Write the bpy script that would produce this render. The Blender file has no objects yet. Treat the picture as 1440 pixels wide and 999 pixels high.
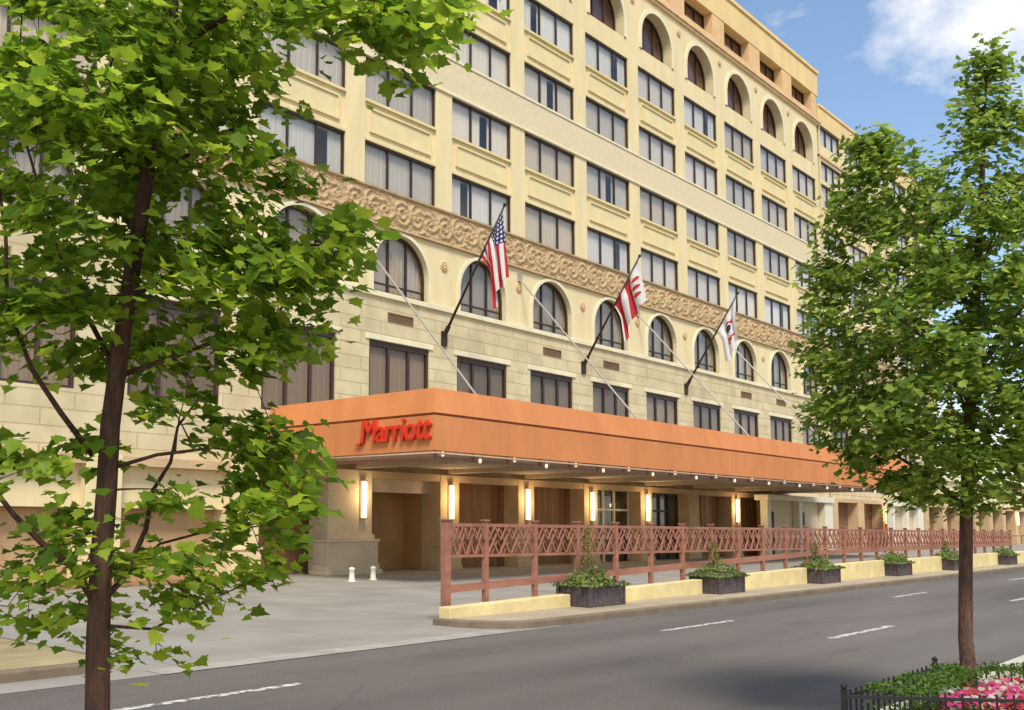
import bpy, math, random
import numpy as np
from mathutils import Vector, Matrix
random.seed(11); rng = np.random.default_rng(5)
sc = bpy.context.scene
COL = sc.collection
R = math.radians

# ------------------------------------------------------------------ camera
F = 1400.569; PPX = 574.917; PPY = 598.564; H = 1.7
CR = np.array([[0.68877573, 0.07503502, 0.72108095],
               [-0.72494388, 0.06214768, 0.68599857],
               [0.00666041, -0.99524239, 0.09720199]])
cd = bpy.data.cameras.new('camera'); cam = bpy.data.objects.new('camera', cd); COL.objects.link(cam)
cd.sensor_width = 36; cd.lens = F / 1440 * 36
cd.shift_x = (720 - PPX) / 1440; cd.shift_y = (PPY - 499.5) / 1440
cd.clip_start = .05; cd.clip_end = 6000
rx = Vector(CR[:, 0]); dn = Vector(CR[:, 1]); fw = Vector(CR[:, 2])
cam.matrix_world = Matrix(((rx.x, -dn.x, -fw.x, 0), (rx.y, -dn.y, -fw.y, 0), (rx.z, -dn.z, -fw.z, H), (0, 0, 0, 1)))
sc.camera = cam

def at(px, py, d):
    r = CR @ np.array([px - PPX, py - PPY, F]) / F
    return Vector((r[0] * d, r[1] * d, H + r[2] * d))

# ------------------------------------------------------------------ helpers
def tag(o, label=None, cat=None, group=None, kind=None):
    if label: o['label'] = label
    if cat: o['category'] = cat
    if group: o['group'] = group
    if kind: o['kind'] = kind
    return o

def empty(name, loc, label=None, cat=None, group=None, rz=0):
    o = bpy.data.objects.new(name, None); COL.objects.link(o)
    o.location = loc; o.rotation_euler = (0, 0, rz); o.empty_display_size = .3
    return tag(o, label, cat, group)

def copy_tree(o, parent=None, label=None):
    c = o.copy(); COL.objects.link(c); c.parent = parent
    for ch in list(o.children): copy_tree(ch, c)
    if label: c['label'] = label
    return c

class MB:
    def __init__(s): s.v = []; s.f = []; s.uv = None
    def add(s, vs, fs):
        n = len(s.v); s.v += [tuple(v) for v in vs]; s.f += [tuple(n + i for i in f) for f in fs]; return s
    def box(s, x0, y0, z0, x1, y1, z1, ch=0):
        if x1 < x0: x0, x1 = x1, x0
        if y1 < y0: y0, y1 = y1, y0
        if z1 < z0: z0, z1 = z1, z0
        return s.add([(x0, y0, z0), (x1, y0, z0), (x1, y1, z0), (x0, y1, z0), (x0, y0, z1), (x1, y0, z1), (x1, y1, z1), (x0, y1, z1)],
                     [(0, 3, 2, 1), (4, 5, 6, 7), (0, 1, 5, 4), (1, 2, 6, 5), (2, 3, 7, 6), (3, 0, 4, 7)])
    def bar(s, a, b, w, h=None):
        h = h or w; a = Vector(a); b = Vector(b); d = (b - a).normalized()
        u = d.cross(Vector((0, 0, 1)))
        if u.length < 1e-3: u = Vector((1, 0, 0))
        u.normalize(); t = u.cross(d)
        vs = []
        for p in (a, b):
            for i, j in ((-1, -1), (1, -1), (1, 1), (-1, 1)): vs.append(p + u * i * w / 2 + t * j * h / 2)
        return s.add(vs, [(0, 1, 2, 3), (7, 6, 5, 4), (0, 4, 5, 1), (1, 5, 6, 2), (2, 6, 7, 3), (3, 7, 4, 0)])
    def tube(s, pts, rad, n=8, caps=True):
        pts = [Vector(p) for p in pts]
        if not isinstance(rad, (list, tuple)): rad = [rad] * len(pts)
        base = len(s.v); prev = None
        for i, p in enumerate(pts):
            d = (pts[min(i + 1, len(pts) - 1)] - pts[max(i - 1, 0)]).normalized()
            if prev is None:
                u = d.orthogonal().normalized()
            else:
                u = (prev - d * prev.dot(d)).normalized()
            prev = u; w = d.cross(u)
            for k in range(n):
                a = 2 * math.pi * k / n
                s.v.append(tuple(p + (u * math.cos(a) + w * math.sin(a)) * rad[i]))
        for i in range(len(pts) - 1):
            for k in range(n):
                a = base + i * n + k; b = base + i * n + (k + 1) % n
                s.f.append((a, b, b + n, a + n))
        if caps:
            s.f.append(tuple(base + k for k in range(n))[::-1]); s.f.append(tuple(base + (len(pts) - 1) * n + k for k in range(n)))
        return s
    def lathe(s, c, prof, n=14):
        base = len(s.v)
        for r, z in prof:
            for k in range(n):
                a = 2 * math.pi * k / n; s.v.append((c[0] + r * math.cos(a), c[1] + r * math.sin(a), c[2] + z))
        for i in range(len(prof) - 1):
            for k in range(n):
                a = base + i * n + k; b = base + i * n + (k + 1) % n
                s.f.append((a, b, b + n, a + n))
        s.f.append(tuple(base + k for k in range(n))[::-1]); s.f.append(tuple(base + (len(prof) - 1) * n + k for k in range(n)))
        return s
    def poly(s, pts, z0, z1):
        n = len(pts)
        return s.add([(x, y, z0) for x, y in pts] + [(x, y, z1) for x, y in pts],
                     [tuple(range(n))[::-1], tuple(range(n, 2 * n))] + [(i, (i + 1) % n, n + (i + 1) % n, n + i) for i in range(n)])
    def build(s, name, m, parent=None, smooth=False, org=None, bevel=0, weld=False):
        me = bpy.data.meshes.new(name)
        o0 = Vector(org) if org is not None else (parent.matrix_basis.translation.copy() if parent is not None and org is None and getattr(s, 'world', True) else Vector((0, 0, 0)))
        vs = [(v[0] - o0.x, v[1] - o0.y, v[2] - o0.z) for v in s.v]
        me.from_pydata(vs, [], s.f); me.materials.append(m)
        if smooth: me.polygons.foreach_set('use_smooth', [True] * len(me.polygons))
        me.update()
        o = bpy.data.objects.new(name, me); COL.objects.link(o)
        if parent is not None: o.parent = parent
        if bevel:
            b = o.modifiers.new('bevel', 'BEVEL'); b.width = bevel; b.segments = 2; b.limit_method = 'ANGLE'
        return o

def L(): # builder in local coordinates of its parent
    m = MB(); m.world = False; return m

# ------------------------------------------------------------------ materials
def nodes(name):
    m = bpy.data.materials.new(name); m.use_nodes = True
    nt = m.node_tree; return m, nt, nt.nodes, nt.links, nt.nodes['Principled BSDF']
def mat(name, col, rough=.7, var=.12, scale=3., bump=.15, bscale=40., col2=None, coord='Object', spec=.3, metal=0, detail=6, stretch=None, bdist=.01, emit=0):
    m, nt, N, K, P = nodes(name)
    tc = N.new('ShaderNodeTexCoord'); mp = N.new('ShaderNodeMapping'); K.new(tc.outputs[coord], mp.inputs[0])
    if stretch: mp.inputs['Scale'].default_value = stretch
    no = N.new('ShaderNodeTexNoise'); no.inputs['Scale'].default_value = scale; no.inputs['Detail'].default_value = detail; no.inputs['Roughness'].default_value = .6
    K.new(mp.outputs[0], no.inputs['Vector'])
    cr = N.new('ShaderNodeValToRGB'); cr.color_ramp.elements[0].position = .3; cr.color_ramp.elements[1].position = .7
    c2 = col2 or tuple(c * (1 - var * 2) for c in col); c1 = tuple(min(1, c * (1 + var)) for c in col) if not col2 else col
    cr.color_ramp.elements[0].color = (*c2, 1); cr.color_ramp.elements[1].color = (*c1, 1)
    K.new(no.outputs['Fac'], cr.inputs[0]); K.new(cr.outputs[0], P.inputs['Base Color'])
    P.inputs['Roughness'].default_value = rough; P.inputs['Specular IOR Level'].default_value = spec; P.inputs['Metallic'].default_value = metal
    if bump:
        n2 = N.new('ShaderNodeTexNoise'); n2.inputs['Scale'].default_value = bscale; n2.inputs['Detail'].default_value = 5
        K.new(mp.outputs[0], n2.inputs['Vector'])
        b = N.new('ShaderNodeBump'); b.inputs['Strength'].default_value = bump; b.inputs['Distance'].default_value = bdist
        K.new(n2.outputs['Fac'], b.inputs['Height']); K.new(b.outputs[0], P.inputs['Normal'])
    if emit:
        P.inputs['Emission Color'].default_value = (*col, 1); P.inputs['Emission Strength'].default_value = emit
    return m

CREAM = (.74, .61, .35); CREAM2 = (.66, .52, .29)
def block_mat(name, col, dark, bw, rh):
    m, nt, N, K, P = nodes(name)
    tc = N.new('ShaderNodeTexCoord'); sx = N.new('ShaderNodeSeparateXYZ'); K.new(tc.outputs['Object'], sx.inputs[0])
    cx = N.new('ShaderNodeCombineXYZ'); K.new(sx.outputs[0], cx.inputs[0]); K.new(sx.outputs[2], cx.inputs[1])
    br = N.new('ShaderNodeTexBrick'); K.new(cx.outputs[0], br.inputs['Vector'])
    br.inputs['Scale'].default_value = 1; br.inputs['Brick Width'].default_value = bw; br.inputs['Row Height'].default_value = rh
    br.inputs['Mortar Size'].default_value = .022; br.inputs['Mortar Smooth'].default_value = .3; br.inputs['Bias'].default_value = 0
    br.inputs['Color1'].default_value = (*col, 1); br.inputs['Color2'].default_value = (*[c * .9 for c in col], 1); br.inputs['Mortar'].default_value = (*dark, 1)
    no = N.new('ShaderNodeTexNoise'); no.inputs['Scale'].default_value = 1.3; no.inputs['Detail'].default_value = 8; K.new(tc.outputs['Object'], no.inputs['Vector'])
    cr = N.new('ShaderNodeValToRGB'); cr.color_ramp.elements[0].position = .3; cr.color_ramp.elements[1].position = .7
    cr.color_ramp.elements[0].color = (.80, .76, .70, 1); cr.color_ramp.elements[1].color = (1, 1, 1, 1); K.new(no.outputs['Fac'], cr.inputs[0])
    mx = N.new('ShaderNodeMix'); mx.data_type = 'RGBA'; mx.blend_type = 'MULTIPLY'; mx.inputs[0].default_value = 1
    K.new(br.outputs['Color'], mx.inputs[6]); K.new(cr.outputs[0], mx.inputs[7]); K.new(mx.outputs[2], P.inputs['Base Color'])
    P.inputs['Roughness'].default_value = .85; P.inputs['Specular IOR Level'].default_value = .2
    b = N.new('ShaderNodeBump'); b.inputs['Strength'].default_value = .8; b.inputs['Distance'].default_value = .03; b.invert = True
    K.new(br.outputs['Fac'], b.inputs['Height']); K.new(b.outputs[0], P.inputs['Normal'])
    return m

M = {}
M['cream'] = mat('cream_render', CREAM, .85, .055, 1.1, .25, 25, spec=.2, detail=9, stretch=(1.6, 1.6, .35))
M['cream_light'] = mat('pale_cream_trim', (.76, .675, .46), .8, .05, 1.5, .2, 30, spec=.2)
M['panel'] = mat('yellow_panel', (.72, .60, .33), .85, .05, 1.2, .2, 30, spec=.2)
M['belt'] = mat('plain_belt', (.68, .57, .37), .9, .05, 6, .3, 30, spec=.15)
M['block'] = block_mat('coursed_stone', (.69, .59, .37), (.57, .47, .28), 1.9, .46)
M['attic'] = mat('peach_render', (.72, .47, .24), .85, .07, 1.1, .25, 25, spec=.2)
M['parapet'] = mat('yellow_parapet', (.76, .56, .27), .85, .07, .8, .25, 25, spec=.2, stretch=(1, 1, .5))
M['cornice'] = mat('cornice_stone', (.70, .50, .28), .8, .08, 2, .3, 25, spec=.2)
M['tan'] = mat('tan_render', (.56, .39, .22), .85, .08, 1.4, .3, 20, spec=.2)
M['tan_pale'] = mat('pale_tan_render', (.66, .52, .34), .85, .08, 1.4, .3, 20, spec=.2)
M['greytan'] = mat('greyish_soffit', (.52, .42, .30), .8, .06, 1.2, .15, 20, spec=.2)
M['frame'] = mat('dark_bronze_frame', (.045, .028, .022), .45, .1, 8, .05, 60, spec=.4)
M['frame_red'] = mat('brown_frame', (.06, .028, .022), .5, .1, 8, .05, 60, spec=.4)
M['white'] = mat('white_paint', (.72, .66, .52), .6, .04, 4, .05, 40)
M['orange'] = mat('orange_canopy_cladding', (.60, .225, .080), .7, .07, 1.1, .3, 3, spec=.2, detail=9, stretch=(1.2, 1.2, .3), bdist=.02)
M['orange_line'] = mat('canopy_joint', (.30, .10, .04), .7, .1, 3, .1, 30)
M['maroon'] = mat('brown_pipe', (.20, .09, .055), .5, .1, 6, .05, 50)
M['pipe'] = mat('pale_pipe', (.42, .27, .18), .45, .1, 6, .05, 50)
M['red'] = mat('red_letters', (.62, .035, .012), .4, .05, 5, 0, 50, spec=.4)
M['rail'] = mat('redwood_stain', (.34, .145, .095), .65, .15, 6, .3, 50, stretch=(.3, 1, 1))
M['wall_yellow'] = mat('yellow_wall_paint', (.72, .58, .28), .8, .11, 1.6, .3, 25, spec=.2)
M['metal'] = mat('grey_steel', (.42, .38, .30), .45, .1, 10, .05, 60, metal=.3)
M['black'] = mat('black_iron', (.02, .018, .018), .5, .1, 10, .05, 60)
M['pole'] = mat('dark_pole', (.035, .022, .018), .45, .1, 10, .03, 60)
M['roof'] = mat('roof_gravel', (.3, .27, .24), .9, .1, 5, .3, 30)
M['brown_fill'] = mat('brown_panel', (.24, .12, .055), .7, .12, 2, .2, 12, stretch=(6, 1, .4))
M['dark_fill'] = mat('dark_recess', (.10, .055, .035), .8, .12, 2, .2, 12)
M['terracotta'] = mat('terracotta_paving', (.38, .19, .09), .8, .12, 3, .3, 25)
M['soil'] = mat('soil', (.05, .032, .02), .95, .2, 20, .6, 60)
M['planter'] = mat('weathered_planter_wood', (.115, .085, .085), .8, .2, 5, .5, 30, stretch=(1, 1, 4))
M['lamp_glow'] = mat('lit_sconce_glass', (1, .80, .42), .4, 0, 5, 0, emit=1.7)
M['bulb'] = mat('lit_bulb', (1, .86, .6), .3, 0, 5, 0, emit=.35)
M['bark'] = mat('bark', (.13, .065, .045), .9, .3, 22, 1.0, 34, stretch=(1, 1, .22), bdist=.03, col2=(.035, .02, .016))
M['bark_warm'] = mat('reddish_bark', (.17, .085, .055), .9, .3, 22, 1.0, 34, stretch=(1, 1, .22), bdist=.03, col2=(.05, .026, .02))

def leaf_mat(name, c1, c2, c3, trans=.4):
    m, nt, N, K, P = nodes(name)
    g = N.new('ShaderNodeNewGeometry'); cr = N.new('ShaderNodeValToRGB'); e = cr.color_ramp.elements
    e[0].position = 0; e[0].color = (*c1, 1); e[1].position = 1; e[1].color = (*c3, 1)
    x = e.new(.55); x.color = (*c2, 1)
    K.new(g.outputs['Random Per Island'], cr.inputs[0])
    tr = N.new('ShaderNodeBsdfTranslucent'); mx = N.new('ShaderNodeMixShader'); mx.inputs[0].default_value = trans
    hs = N.new('ShaderNodeHueSaturation'); hs.inputs['Value'].default_value = 1.7; hs.inputs['Hue'].default_value = .49; K.new(cr.outputs[0], hs.inputs['Color'])
    K.new(hs.outputs[0], tr.inputs['Color']); K.new(cr.outputs[0], P.inputs['Base Color'])
    P.inputs['Roughness'].default_value = .55; P.inputs['Specular IOR Level'].default_value = .3
    out = N['Material Output']; K.new(P.outputs[0], mx.inputs[1]); K.new(tr.outputs[0], mx.inputs[2]); K.new(mx.outputs[0], out.inputs['Surface'])
    return m
M['leaf'] = leaf_mat('maple_leaves', (.065, .13, .012), (.15, .25, .018), (.32, .41, .035), .58)
M['leaf2'] = leaf_mat('street_tree_leaves', (.07, .14, .018), (.16, .25, .03), (.34, .41, .08), .54)
M['hedge'] = leaf_mat('hedge_leaves', (.03, .075, .01), (.08, .16, .015), (.13, .21, .03), .3)
M['shrub'] = leaf_mat('yellowish_shrub_leaves', (.09, .10, .015), (.17, .17, .03), (.25, .23, .05), .3)
M['plant'] = leaf_mat('planter_leaves', (.05, .10, .015), (.13, .20, .03), (.28, .30, .08), .3)

def glass_mat(name, tint=(1, 1, 1), refl=.12):
    m, nt, N, K, P = nodes(name)
    N.remove(P); tr = N.new('ShaderNodeBsdfTransparent'); tr.inputs[0].default_value = (*tint, 1)
    gl = N.new('ShaderNodeBsdfGlossy'); gl.inputs['Roughness'].default_value = .04; gl.inputs['Color'].default_value = (.9, .9, .9, 1)
    lw = N.new('ShaderNodeLayerWeight'); pw = N.new('ShaderNodeMath'); pw.operation = 'POWER'; pw.inputs[1].default_value = 3.5; lw.inputs['Blend'].default_value = .5; K.new(lw.outputs['Facing'], pw.inputs[0])
    ad = N.new('ShaderNodeMath'); ad.operation = 'MULTIPLY_ADD'; ad.inputs[1].default_value = .8; ad.inputs[2].default_value = refl; K.new(pw.outputs[0], ad.inputs[0])
    mx = N.new('ShaderNodeMixShader'); K.new(ad.outputs[0], mx.inputs[0]); K.new(tr.outputs[0], mx.inputs[1]); K.new(gl.outputs[0], mx.inputs[2])
    K.new(mx.outputs[0], N['Material Output'].inputs['Surface']); return m
M['glass'] = glass_mat('clear_glass', (.95, .95, .93), .07)
M['glass_dark'] = glass_mat('tinted_glass', (.72, .66, .60), .03)
def curtain_mat(name, c):
    m, nt, N, K, P = nodes(name)
    oi = N.new('ShaderNodeObjectInfo'); cr = N.new('ShaderNodeValToRGB'); e = cr.color_ramp.elements
    e[0].position = 0; e[0].color = (*[x * .62 for x in c], 1); e[1].position = 1; e[1].color = (*c, 1); K.new(oi.outputs['Random'], cr.inputs[0])
    K.new(cr.outputs[0], P.inputs['Base Color']); P.inputs['Roughness'].default_value = .9; return m
M['curtain'] = curtain_mat('pale_curtain', (.76, .67, .565))
M['curtain_dim'] = curtain_mat('taupe_curtain', (.50, .41, .32))
M['curtain_brown'] = curtain_mat('brown_drape', (.36, .17, .115))

# ------------------------------------------------------------------ world + sun
SUN_AZ_VEC = Vector((-.85, -1.0, 0)).normalized(); EL = R(53)
w = bpy.data.worlds.new('World'); sc.world = w; w.use_nodes = True; nt = w.node_tree; N = nt.nodes; K = nt.links
bg = N['Background']; bg.inputs['Strength'].default_value = .125
sky = N.new('ShaderNodeTexSky'); sky.sky_type = 'NISHITA'; sky.sun_disc = False; sky.sun_elevation = EL
sky.sun_rotation = math.atan2(SUN_AZ_VEC.x, SUN_AZ_VEC.y); sky.air_density = 1.2; sky.dust_density = .6; sky.ozone_density = 2.2
tc = N.new('ShaderNodeTexCoord')
mp = N.new('ShaderNodeMapping'); mp.inputs['Scale'].default_value = (1, 1, 1.9); mp.inputs['Location'].default_value = (-.23, .67, .25); K.new(tc.outputs['Generated'], mp.inputs[0])
cn = N.new('ShaderNodeTexNoise'); cn.inputs['Scale'].default_value = 3.3; cn.inputs['Detail'].default_value = 9; cn.inputs['Roughness'].default_value = .58; cn.inputs['Distortion'].default_value = .35
K.new(mp.outputs[0], cn.inputs['Vector'])
cr = N.new('ShaderNodeValToRGB'); cr.color_ramp.elements[0].position = .51; cr.color_ramp.elements[0].color = (0, 0, 0, 1); cr.color_ramp.elements[1].position = .66; cr.color_ramp.elements[1].color = (.9, .9, .9, 1)
K.new(cn.outputs['Fac'], cr.inputs[0])
mx = N.new('ShaderNodeMix'); mx.data_type = 'RGBA'; mx.inputs[7].default_value = (6.4, 6.3, 6.2, 1)
K.new(cr.outputs[0], mx.inputs[0]); K.new(sky.outputs[0], mx.inputs[6]); K.new(mx.outputs[2], bg.inputs['Color'])
sd = bpy.data.lights.new('sun', 'SUN'); sd.energy = 2.8; sd.angle = R(18.0); sd.color = (1, .93, .80)
so = bpy.data.objects.new('sun', sd); COL.objects.link(so)
sv = Vector((SUN_AZ_VEC.x * math.cos(EL), SUN_AZ_VEC.y * math.cos(EL), math.sin(EL)))
so.rotation_euler = sv.to_track_quat('Z', 'Y').to_euler(); so.location = sv * 60
sc.view_settings.view_transform = 'Standard'; sc.view_settings.look = 'None'; sc.view_settings.gamma = 1; sc.view_settings.use_curve_mapping = False
sc.view_settings.exposure = .60

# ------------------------------------------------------------------ ground
def struct(name, mb, m, **k): return tag(mb.build(name, m, **k), kind='structure')
g = MB(); g.add([(-1500, -1500, -.03), (1800, -1500, -.03), (1800, 1800, -.03), (-1500, 1800, -.03)], [(0, 1, 2, 3)])
struct('ground', g, mat('ground_earth', (.22, .19, .14), .95, .15, .05, .2, 3))
def asphalt(name):
    m, nt, N, K, P = nodes(name)
    tc = N.new('ShaderNodeTexCoord')
    a = N.new('ShaderNodeTexNoise'); a.inputs['Scale'].default_value = .35; a.inputs['Detail'].default_value = 8
    mp = N.new('ShaderNodeMapping'); mp.inputs['Scale'].default_value = (.22, 1.6, 1); K.new(tc.outputs['Object'], mp.inputs[0]); K.new(mp.outputs[0], a.inputs['Vector'])
    b = N.new('ShaderNodeTexNoise'); b.inputs['Scale'].default_value = 60; b.inputs['Detail'].default_value = 4; K.new(tc.outputs['Object'], b.inputs['Vector'])
    c1 = N.new('ShaderNodeValToRGB'); c1.color_ramp.elements[0].position = .3; c1.color_ramp.elements[1].position = .72
    c1.color_ramp.elements[0].color = (.095, .083, .074, 1); c1.color_ramp.elements[1].color = (.18, .158, .138, 1)
    K.new(a.outputs['Fac'], c1.inputs[0])
    c2 = N.new('ShaderNodeValToRGB'); c2.color_ramp.elements[0].position = .35; c2.color_ramp.elements[1].position = .65
    c2.color_ramp.elements[0].color = (.66, .66, .66, 1); c2.color_ramp.elements[1].color = (1.25, 1.25, 1.25, 1); K.new(b.outputs['Fac'], c2.inputs[0])
    # sealed cracks
    vo = N.new('ShaderNodeTexVoronoi'); vo.feature = 'DISTANCE_TO_EDGE'; vo.inputs['Scale'].default_value = .22
    wn = N.new('ShaderNodeTexNoise'); wn.inputs['Scale'].default_value = 1.2; wn.inputs['Detail'].default_value = 6; K.new(tc.outputs['Object'], wn.inputs['Vector'])
    va = N.new('ShaderNodeVectorMath'); va.operation = 'ADD'; K.new(tc.outputs['Object'], va.inputs[0]); K.new(wn.outputs['Color'], va.inputs[1]); K.new(va.outputs[0], vo.inputs['Vector'])
    c3 = N.new('ShaderNodeValToRGB'); c3.color_ramp.elements[0].position = .0; c3.color_ramp.elements[1].position = .007
    c3.color_ramp.elements[0].color = (.82, .82, .82, 1); c3.color_ramp.elements[1].color = (1, 1, 1, 1); K.new(vo.outputs['Distance'], c3.inputs[0])
    m1 = N.new('ShaderNodeMix'); m1.data_type = 'RGBA'; m1.blend_type = 'MULTIPLY'; m1.inputs[0].default_value = 1; K.new(c1.outputs[0], m1.inputs[6]); K.new(c2.outputs[0], m1.inputs[7])
    m2 = N.new('ShaderNodeMix'); m2.data_type = 'RGBA'; m2.blend_type = 'MULTIPLY'; m2.inputs[0].default_value = 1; K.new(m1.outputs[2], m2.inputs[6]); K.new(c3.outputs[0], m2.inputs[7])
    st = N.new('ShaderNodeTexNoise'); st.inputs['Scale'].default_value = 1.1; st.inputs['Detail'].default_value = 6
    mp2 = N.new('ShaderNodeMapping'); mp2.inputs['Scale'].default_value = (.6, 1.3, 1); K.new(tc.outputs['Object'], mp2.inputs[0]); K.new(mp2.outputs[0], st.inputs['Vector'])
    c4 = N.new('ShaderNodeValToRGB'); c4.color_ramp.elements[0].position = .58; c4.color_ramp.elements[1].position = .70
    c4.color_ramp.elements[0].color = (1, 1, 1, 1); c4.color_ramp.elements[1].color = (.88, .875, .87, 1); K.new(st.outputs['Fac'], c4.inputs[0])
    m3 = N.new('ShaderNodeMix'); m3.data_type = 'RGBA'; m3.blend_type = 'MULTIPLY'; m3.inputs[0].default_value = 1; K.new(m2.outputs[2], m3.inputs[6]); K.new(c4.outputs[0], m3.inputs[7])
    K.new(m3.outputs[2], P.inputs['Base Color']); P.inputs['Roughness'].default_value = .8; P.inputs['Specular IOR Level'].default_value = .3
    bp = N.new('ShaderNodeBump'); bp.inputs['Strength'].default_value = .5; bp.inputs['Distance'].default_value = .006; K.new(b.outputs['Fac'], bp.inputs['Height']); K.new(bp.outputs[0], P.inputs['Normal'])
    return m
g = MB(); g.add([(-150, -10, 0), (400, -10, 0), (400, 12.5, 0), (-150, 12.5, 0)], [(0, 1, 2, 3)]); struct('road', g, asphalt('worn_asphalt'))
def concrete(name, c, sx, sy):
    m, nt, N, K, P = nodes(name)
    tc = N.new('ShaderNodeTexCoord'); br = N.new('ShaderNodeTexBrick'); K.new(tc.outputs['Object'], br.inputs['Vector']); br.offset = 0
    br.inputs['Scale'].default_value = 1; br.inputs['Brick Width'].default_value = sx; br.inputs['Row Height'].default_value = sy; br.inputs['Mortar Size'].default_value = .012
    br.inputs['Color1'].default_value = (*c, 1); br.inputs['Color2'].default_value = (*[x * .93 for x in c], 1); br.inputs['Mortar'].default_value = (*[x * .6 for x in c], 1)
    no = N.new('ShaderNodeTexNoise'); no.inputs['Scale'].default_value = .8; no.inputs['Detail'].default_value = 9; K.new(tc.outputs['Object'], no.inputs['Vector'])
    cr = N.new('ShaderNodeValToRGB'); cr.color_ramp.elements[0].position = .3; cr.color_ramp.elements[1].position = .7; cr.color_ramp.elements[0].color = (.76, .74, .72, 1); cr.color_ramp.elements[1].color = (1.05, 1.04, 1.02, 1)
    K.new(no.outputs['Fac'], cr.inputs[0]); mx = N.new('ShaderNodeMix'); mx.data_type = 'RGBA'; mx.blend_type = 'MULTIPLY'; mx.inputs[0].default_value = 1
    K.new(br.outputs['Color'], mx.inputs[6]); K.new(cr.outputs[0], mx.inputs[7]); K.new(mx.outputs[2], P.inputs['Base Color']); P.inputs['Roughness'].default_value = .85
    n2 = N.new('ShaderNodeTexNoise'); n2.inputs['Scale'].default_value = 50; K.new(tc.outputs['Object'], n2.inputs['Vector'])
    b = N.new('ShaderNodeBump'); b.inputs['Strength'].default_value = .3; b.inputs['Distance'].default_value = .005; K.new(n2.outputs['Fac'], b.inputs['Height']); K.new(b.outputs[0], P.inputs['Normal'])
    return m
M['walk'] = concrete('sidewalk_concrete', (.44, .36, .24), 1.5, 1.5)
M['kerb'] = mat('kerb_stone', (.20, .15, .10), .85, .12, 3, .3, 30)
M['kerb_pale'] = mat('pale_kerb_stone', (.55, .50, .42), .85, .1, 3, .3, 30)
def arc(cx, cy, r, a0, a1, n=8): return [(cx + r * math.cos(R(a0 + (a1 - a0) * i / n)), cy + r * math.sin(R(a0 + (a1 - a0) * i / n))) for i in range(n + 1)]
# driveway apron and forecourt (one sheet), flush with the road
g = MB(); g.add([(4.0, 9.75, .004), (14.0, 9.75, .004), (14.0, 12.5, .004), (130, 12.5, .004), (130, 29.5, .004), (4.0, 29.5, .004)], [(0, 1, 2, 3, 4, 5)])
struct('driveway', g, concrete('driveway_concrete', (.31, .285, .25), 3.4, 3.0))
g = MB(); g.add([(6.3, 9.72, .009), (12.6, 9.72, .009), (12.6, 10.12, .009), (6.3, 10.12, .009)], [(0, 1, 2, 3)]); struct('gutter', g, mat('gutter_concrete', (.37, .335, .285), .85, .12, 2, .2, 30))
# far sidewalk: kerb outline + slab
far = [(400, 9.85)] + [(130, 11.6)]
cor = arc(13.6, 10.95, 1.1, 270, 180)
g = MB(); g.poly([(400, 9.85), (400, 11.32), (12.5, 11.32)] + cor[::-1], -.02, .118); struct('sidewalk_kerb', g, M['kerb'], bevel=.02)
cor2 = arc(13.6, 10.95, .95, 270, 180)
g = MB(); g.poly([(400, 10.0), (400, 11.28), (12.62, 11.28)] + cor2[::-1], 0, .124); struct('sidewalk', g, M['walk'])
# left sidewalk
cl = arc(5.8, 10.75, .4, 270, 360)
g = MB(); g.poly([(-150, 10.35)] + cl + [(6.2, 24.0), (-150, 24.0)], -.02, .118); struct('left_sidewalk_kerb', g, M['kerb'], bevel=.02)
cl2 = arc(5.8, 10.75, .25, 270, 360)
g = MB(); g.poly([(-150, 10.5)] + cl2 + [(6.05, 23.9), (-150, 23.9)], 0, .124); struct('left_sidewalk', g, mat('olive_paving', (.33, .27, .14), .9, .2, 1.2, .4, 25))  # paving in a mottled olive-beige tone
# near sidewalk with bulb
near = [(-150, -12), (400, -12), (400, 3.1), (7.2, 3.1), (5.0, 4.9), (-150, 4.9)]
g = MB(); g.poly(near, -.02, .14); struct('near_kerb', g, M['kerb_pale'], bevel=.02)
g = MB(); g.poly([(-150, -11.8), (400, -11.8), (400, 2.9), (7.1, 2.9), (4.9, 4.7), (-150, 4.7)], 0, .146); struct('near_sidewalk', g, M['walk'])
# lane markings
def paint():
    m, nt, N, K, P = nodes('worn_road_paint')
    tc = N.new('ShaderNodeTexCoord'); no = N.new('ShaderNodeTexNoise'); no.inputs['Scale'].default_value = 9; no.inputs['Detail'].default_value = 8; K.new(tc.outputs['Object'], no.inputs['Vector'])
    cr = N.new('ShaderNodeValToRGB'); cr.color_ramp.elements[0].position = .40; cr.color_ramp.elements[0].color = (.16, .15, .135, 1); cr.color_ramp.elements[1].position = .56; cr.color_ramp.elements[1].color = (.62, .58, .52, 1)
    K.new(no.outputs['Fac'], cr.inputs[0]); K.new(cr.outputs[0], P.inputs['Base Color']); P.inputs['Roughness'].default_value = .7; return m
pm = paint()
g = MB()
for x in (4.5, 14.55, 25.5, 36.5, 47.5): g.add([(x, 8.15, .004), (x + 2.5, 8.15, .004), (x + 2.5, 8.27, .004), (x, 8.27, .004)], [(0, 1, 2, 3)])
for x in (15.5, 26.3, 37.5, 48.5): g.add([(x, 5.84, .004), (x + 2.7, 5.84, .004), (x + 2.7, 5.97, .004), (x, 5.97, .004)], [(0, 1, 2, 3)])
struct('road_markings', g, pm)

# ------------------------------------------------------------------ hotel
Y0 = 24.5; P_ = 4.65; XC = 25.28
def bx(n): return XC + P_ * n
def px_(k): return XC + P_ / 2 + P_ * k          # pier between bay k and k+1

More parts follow.
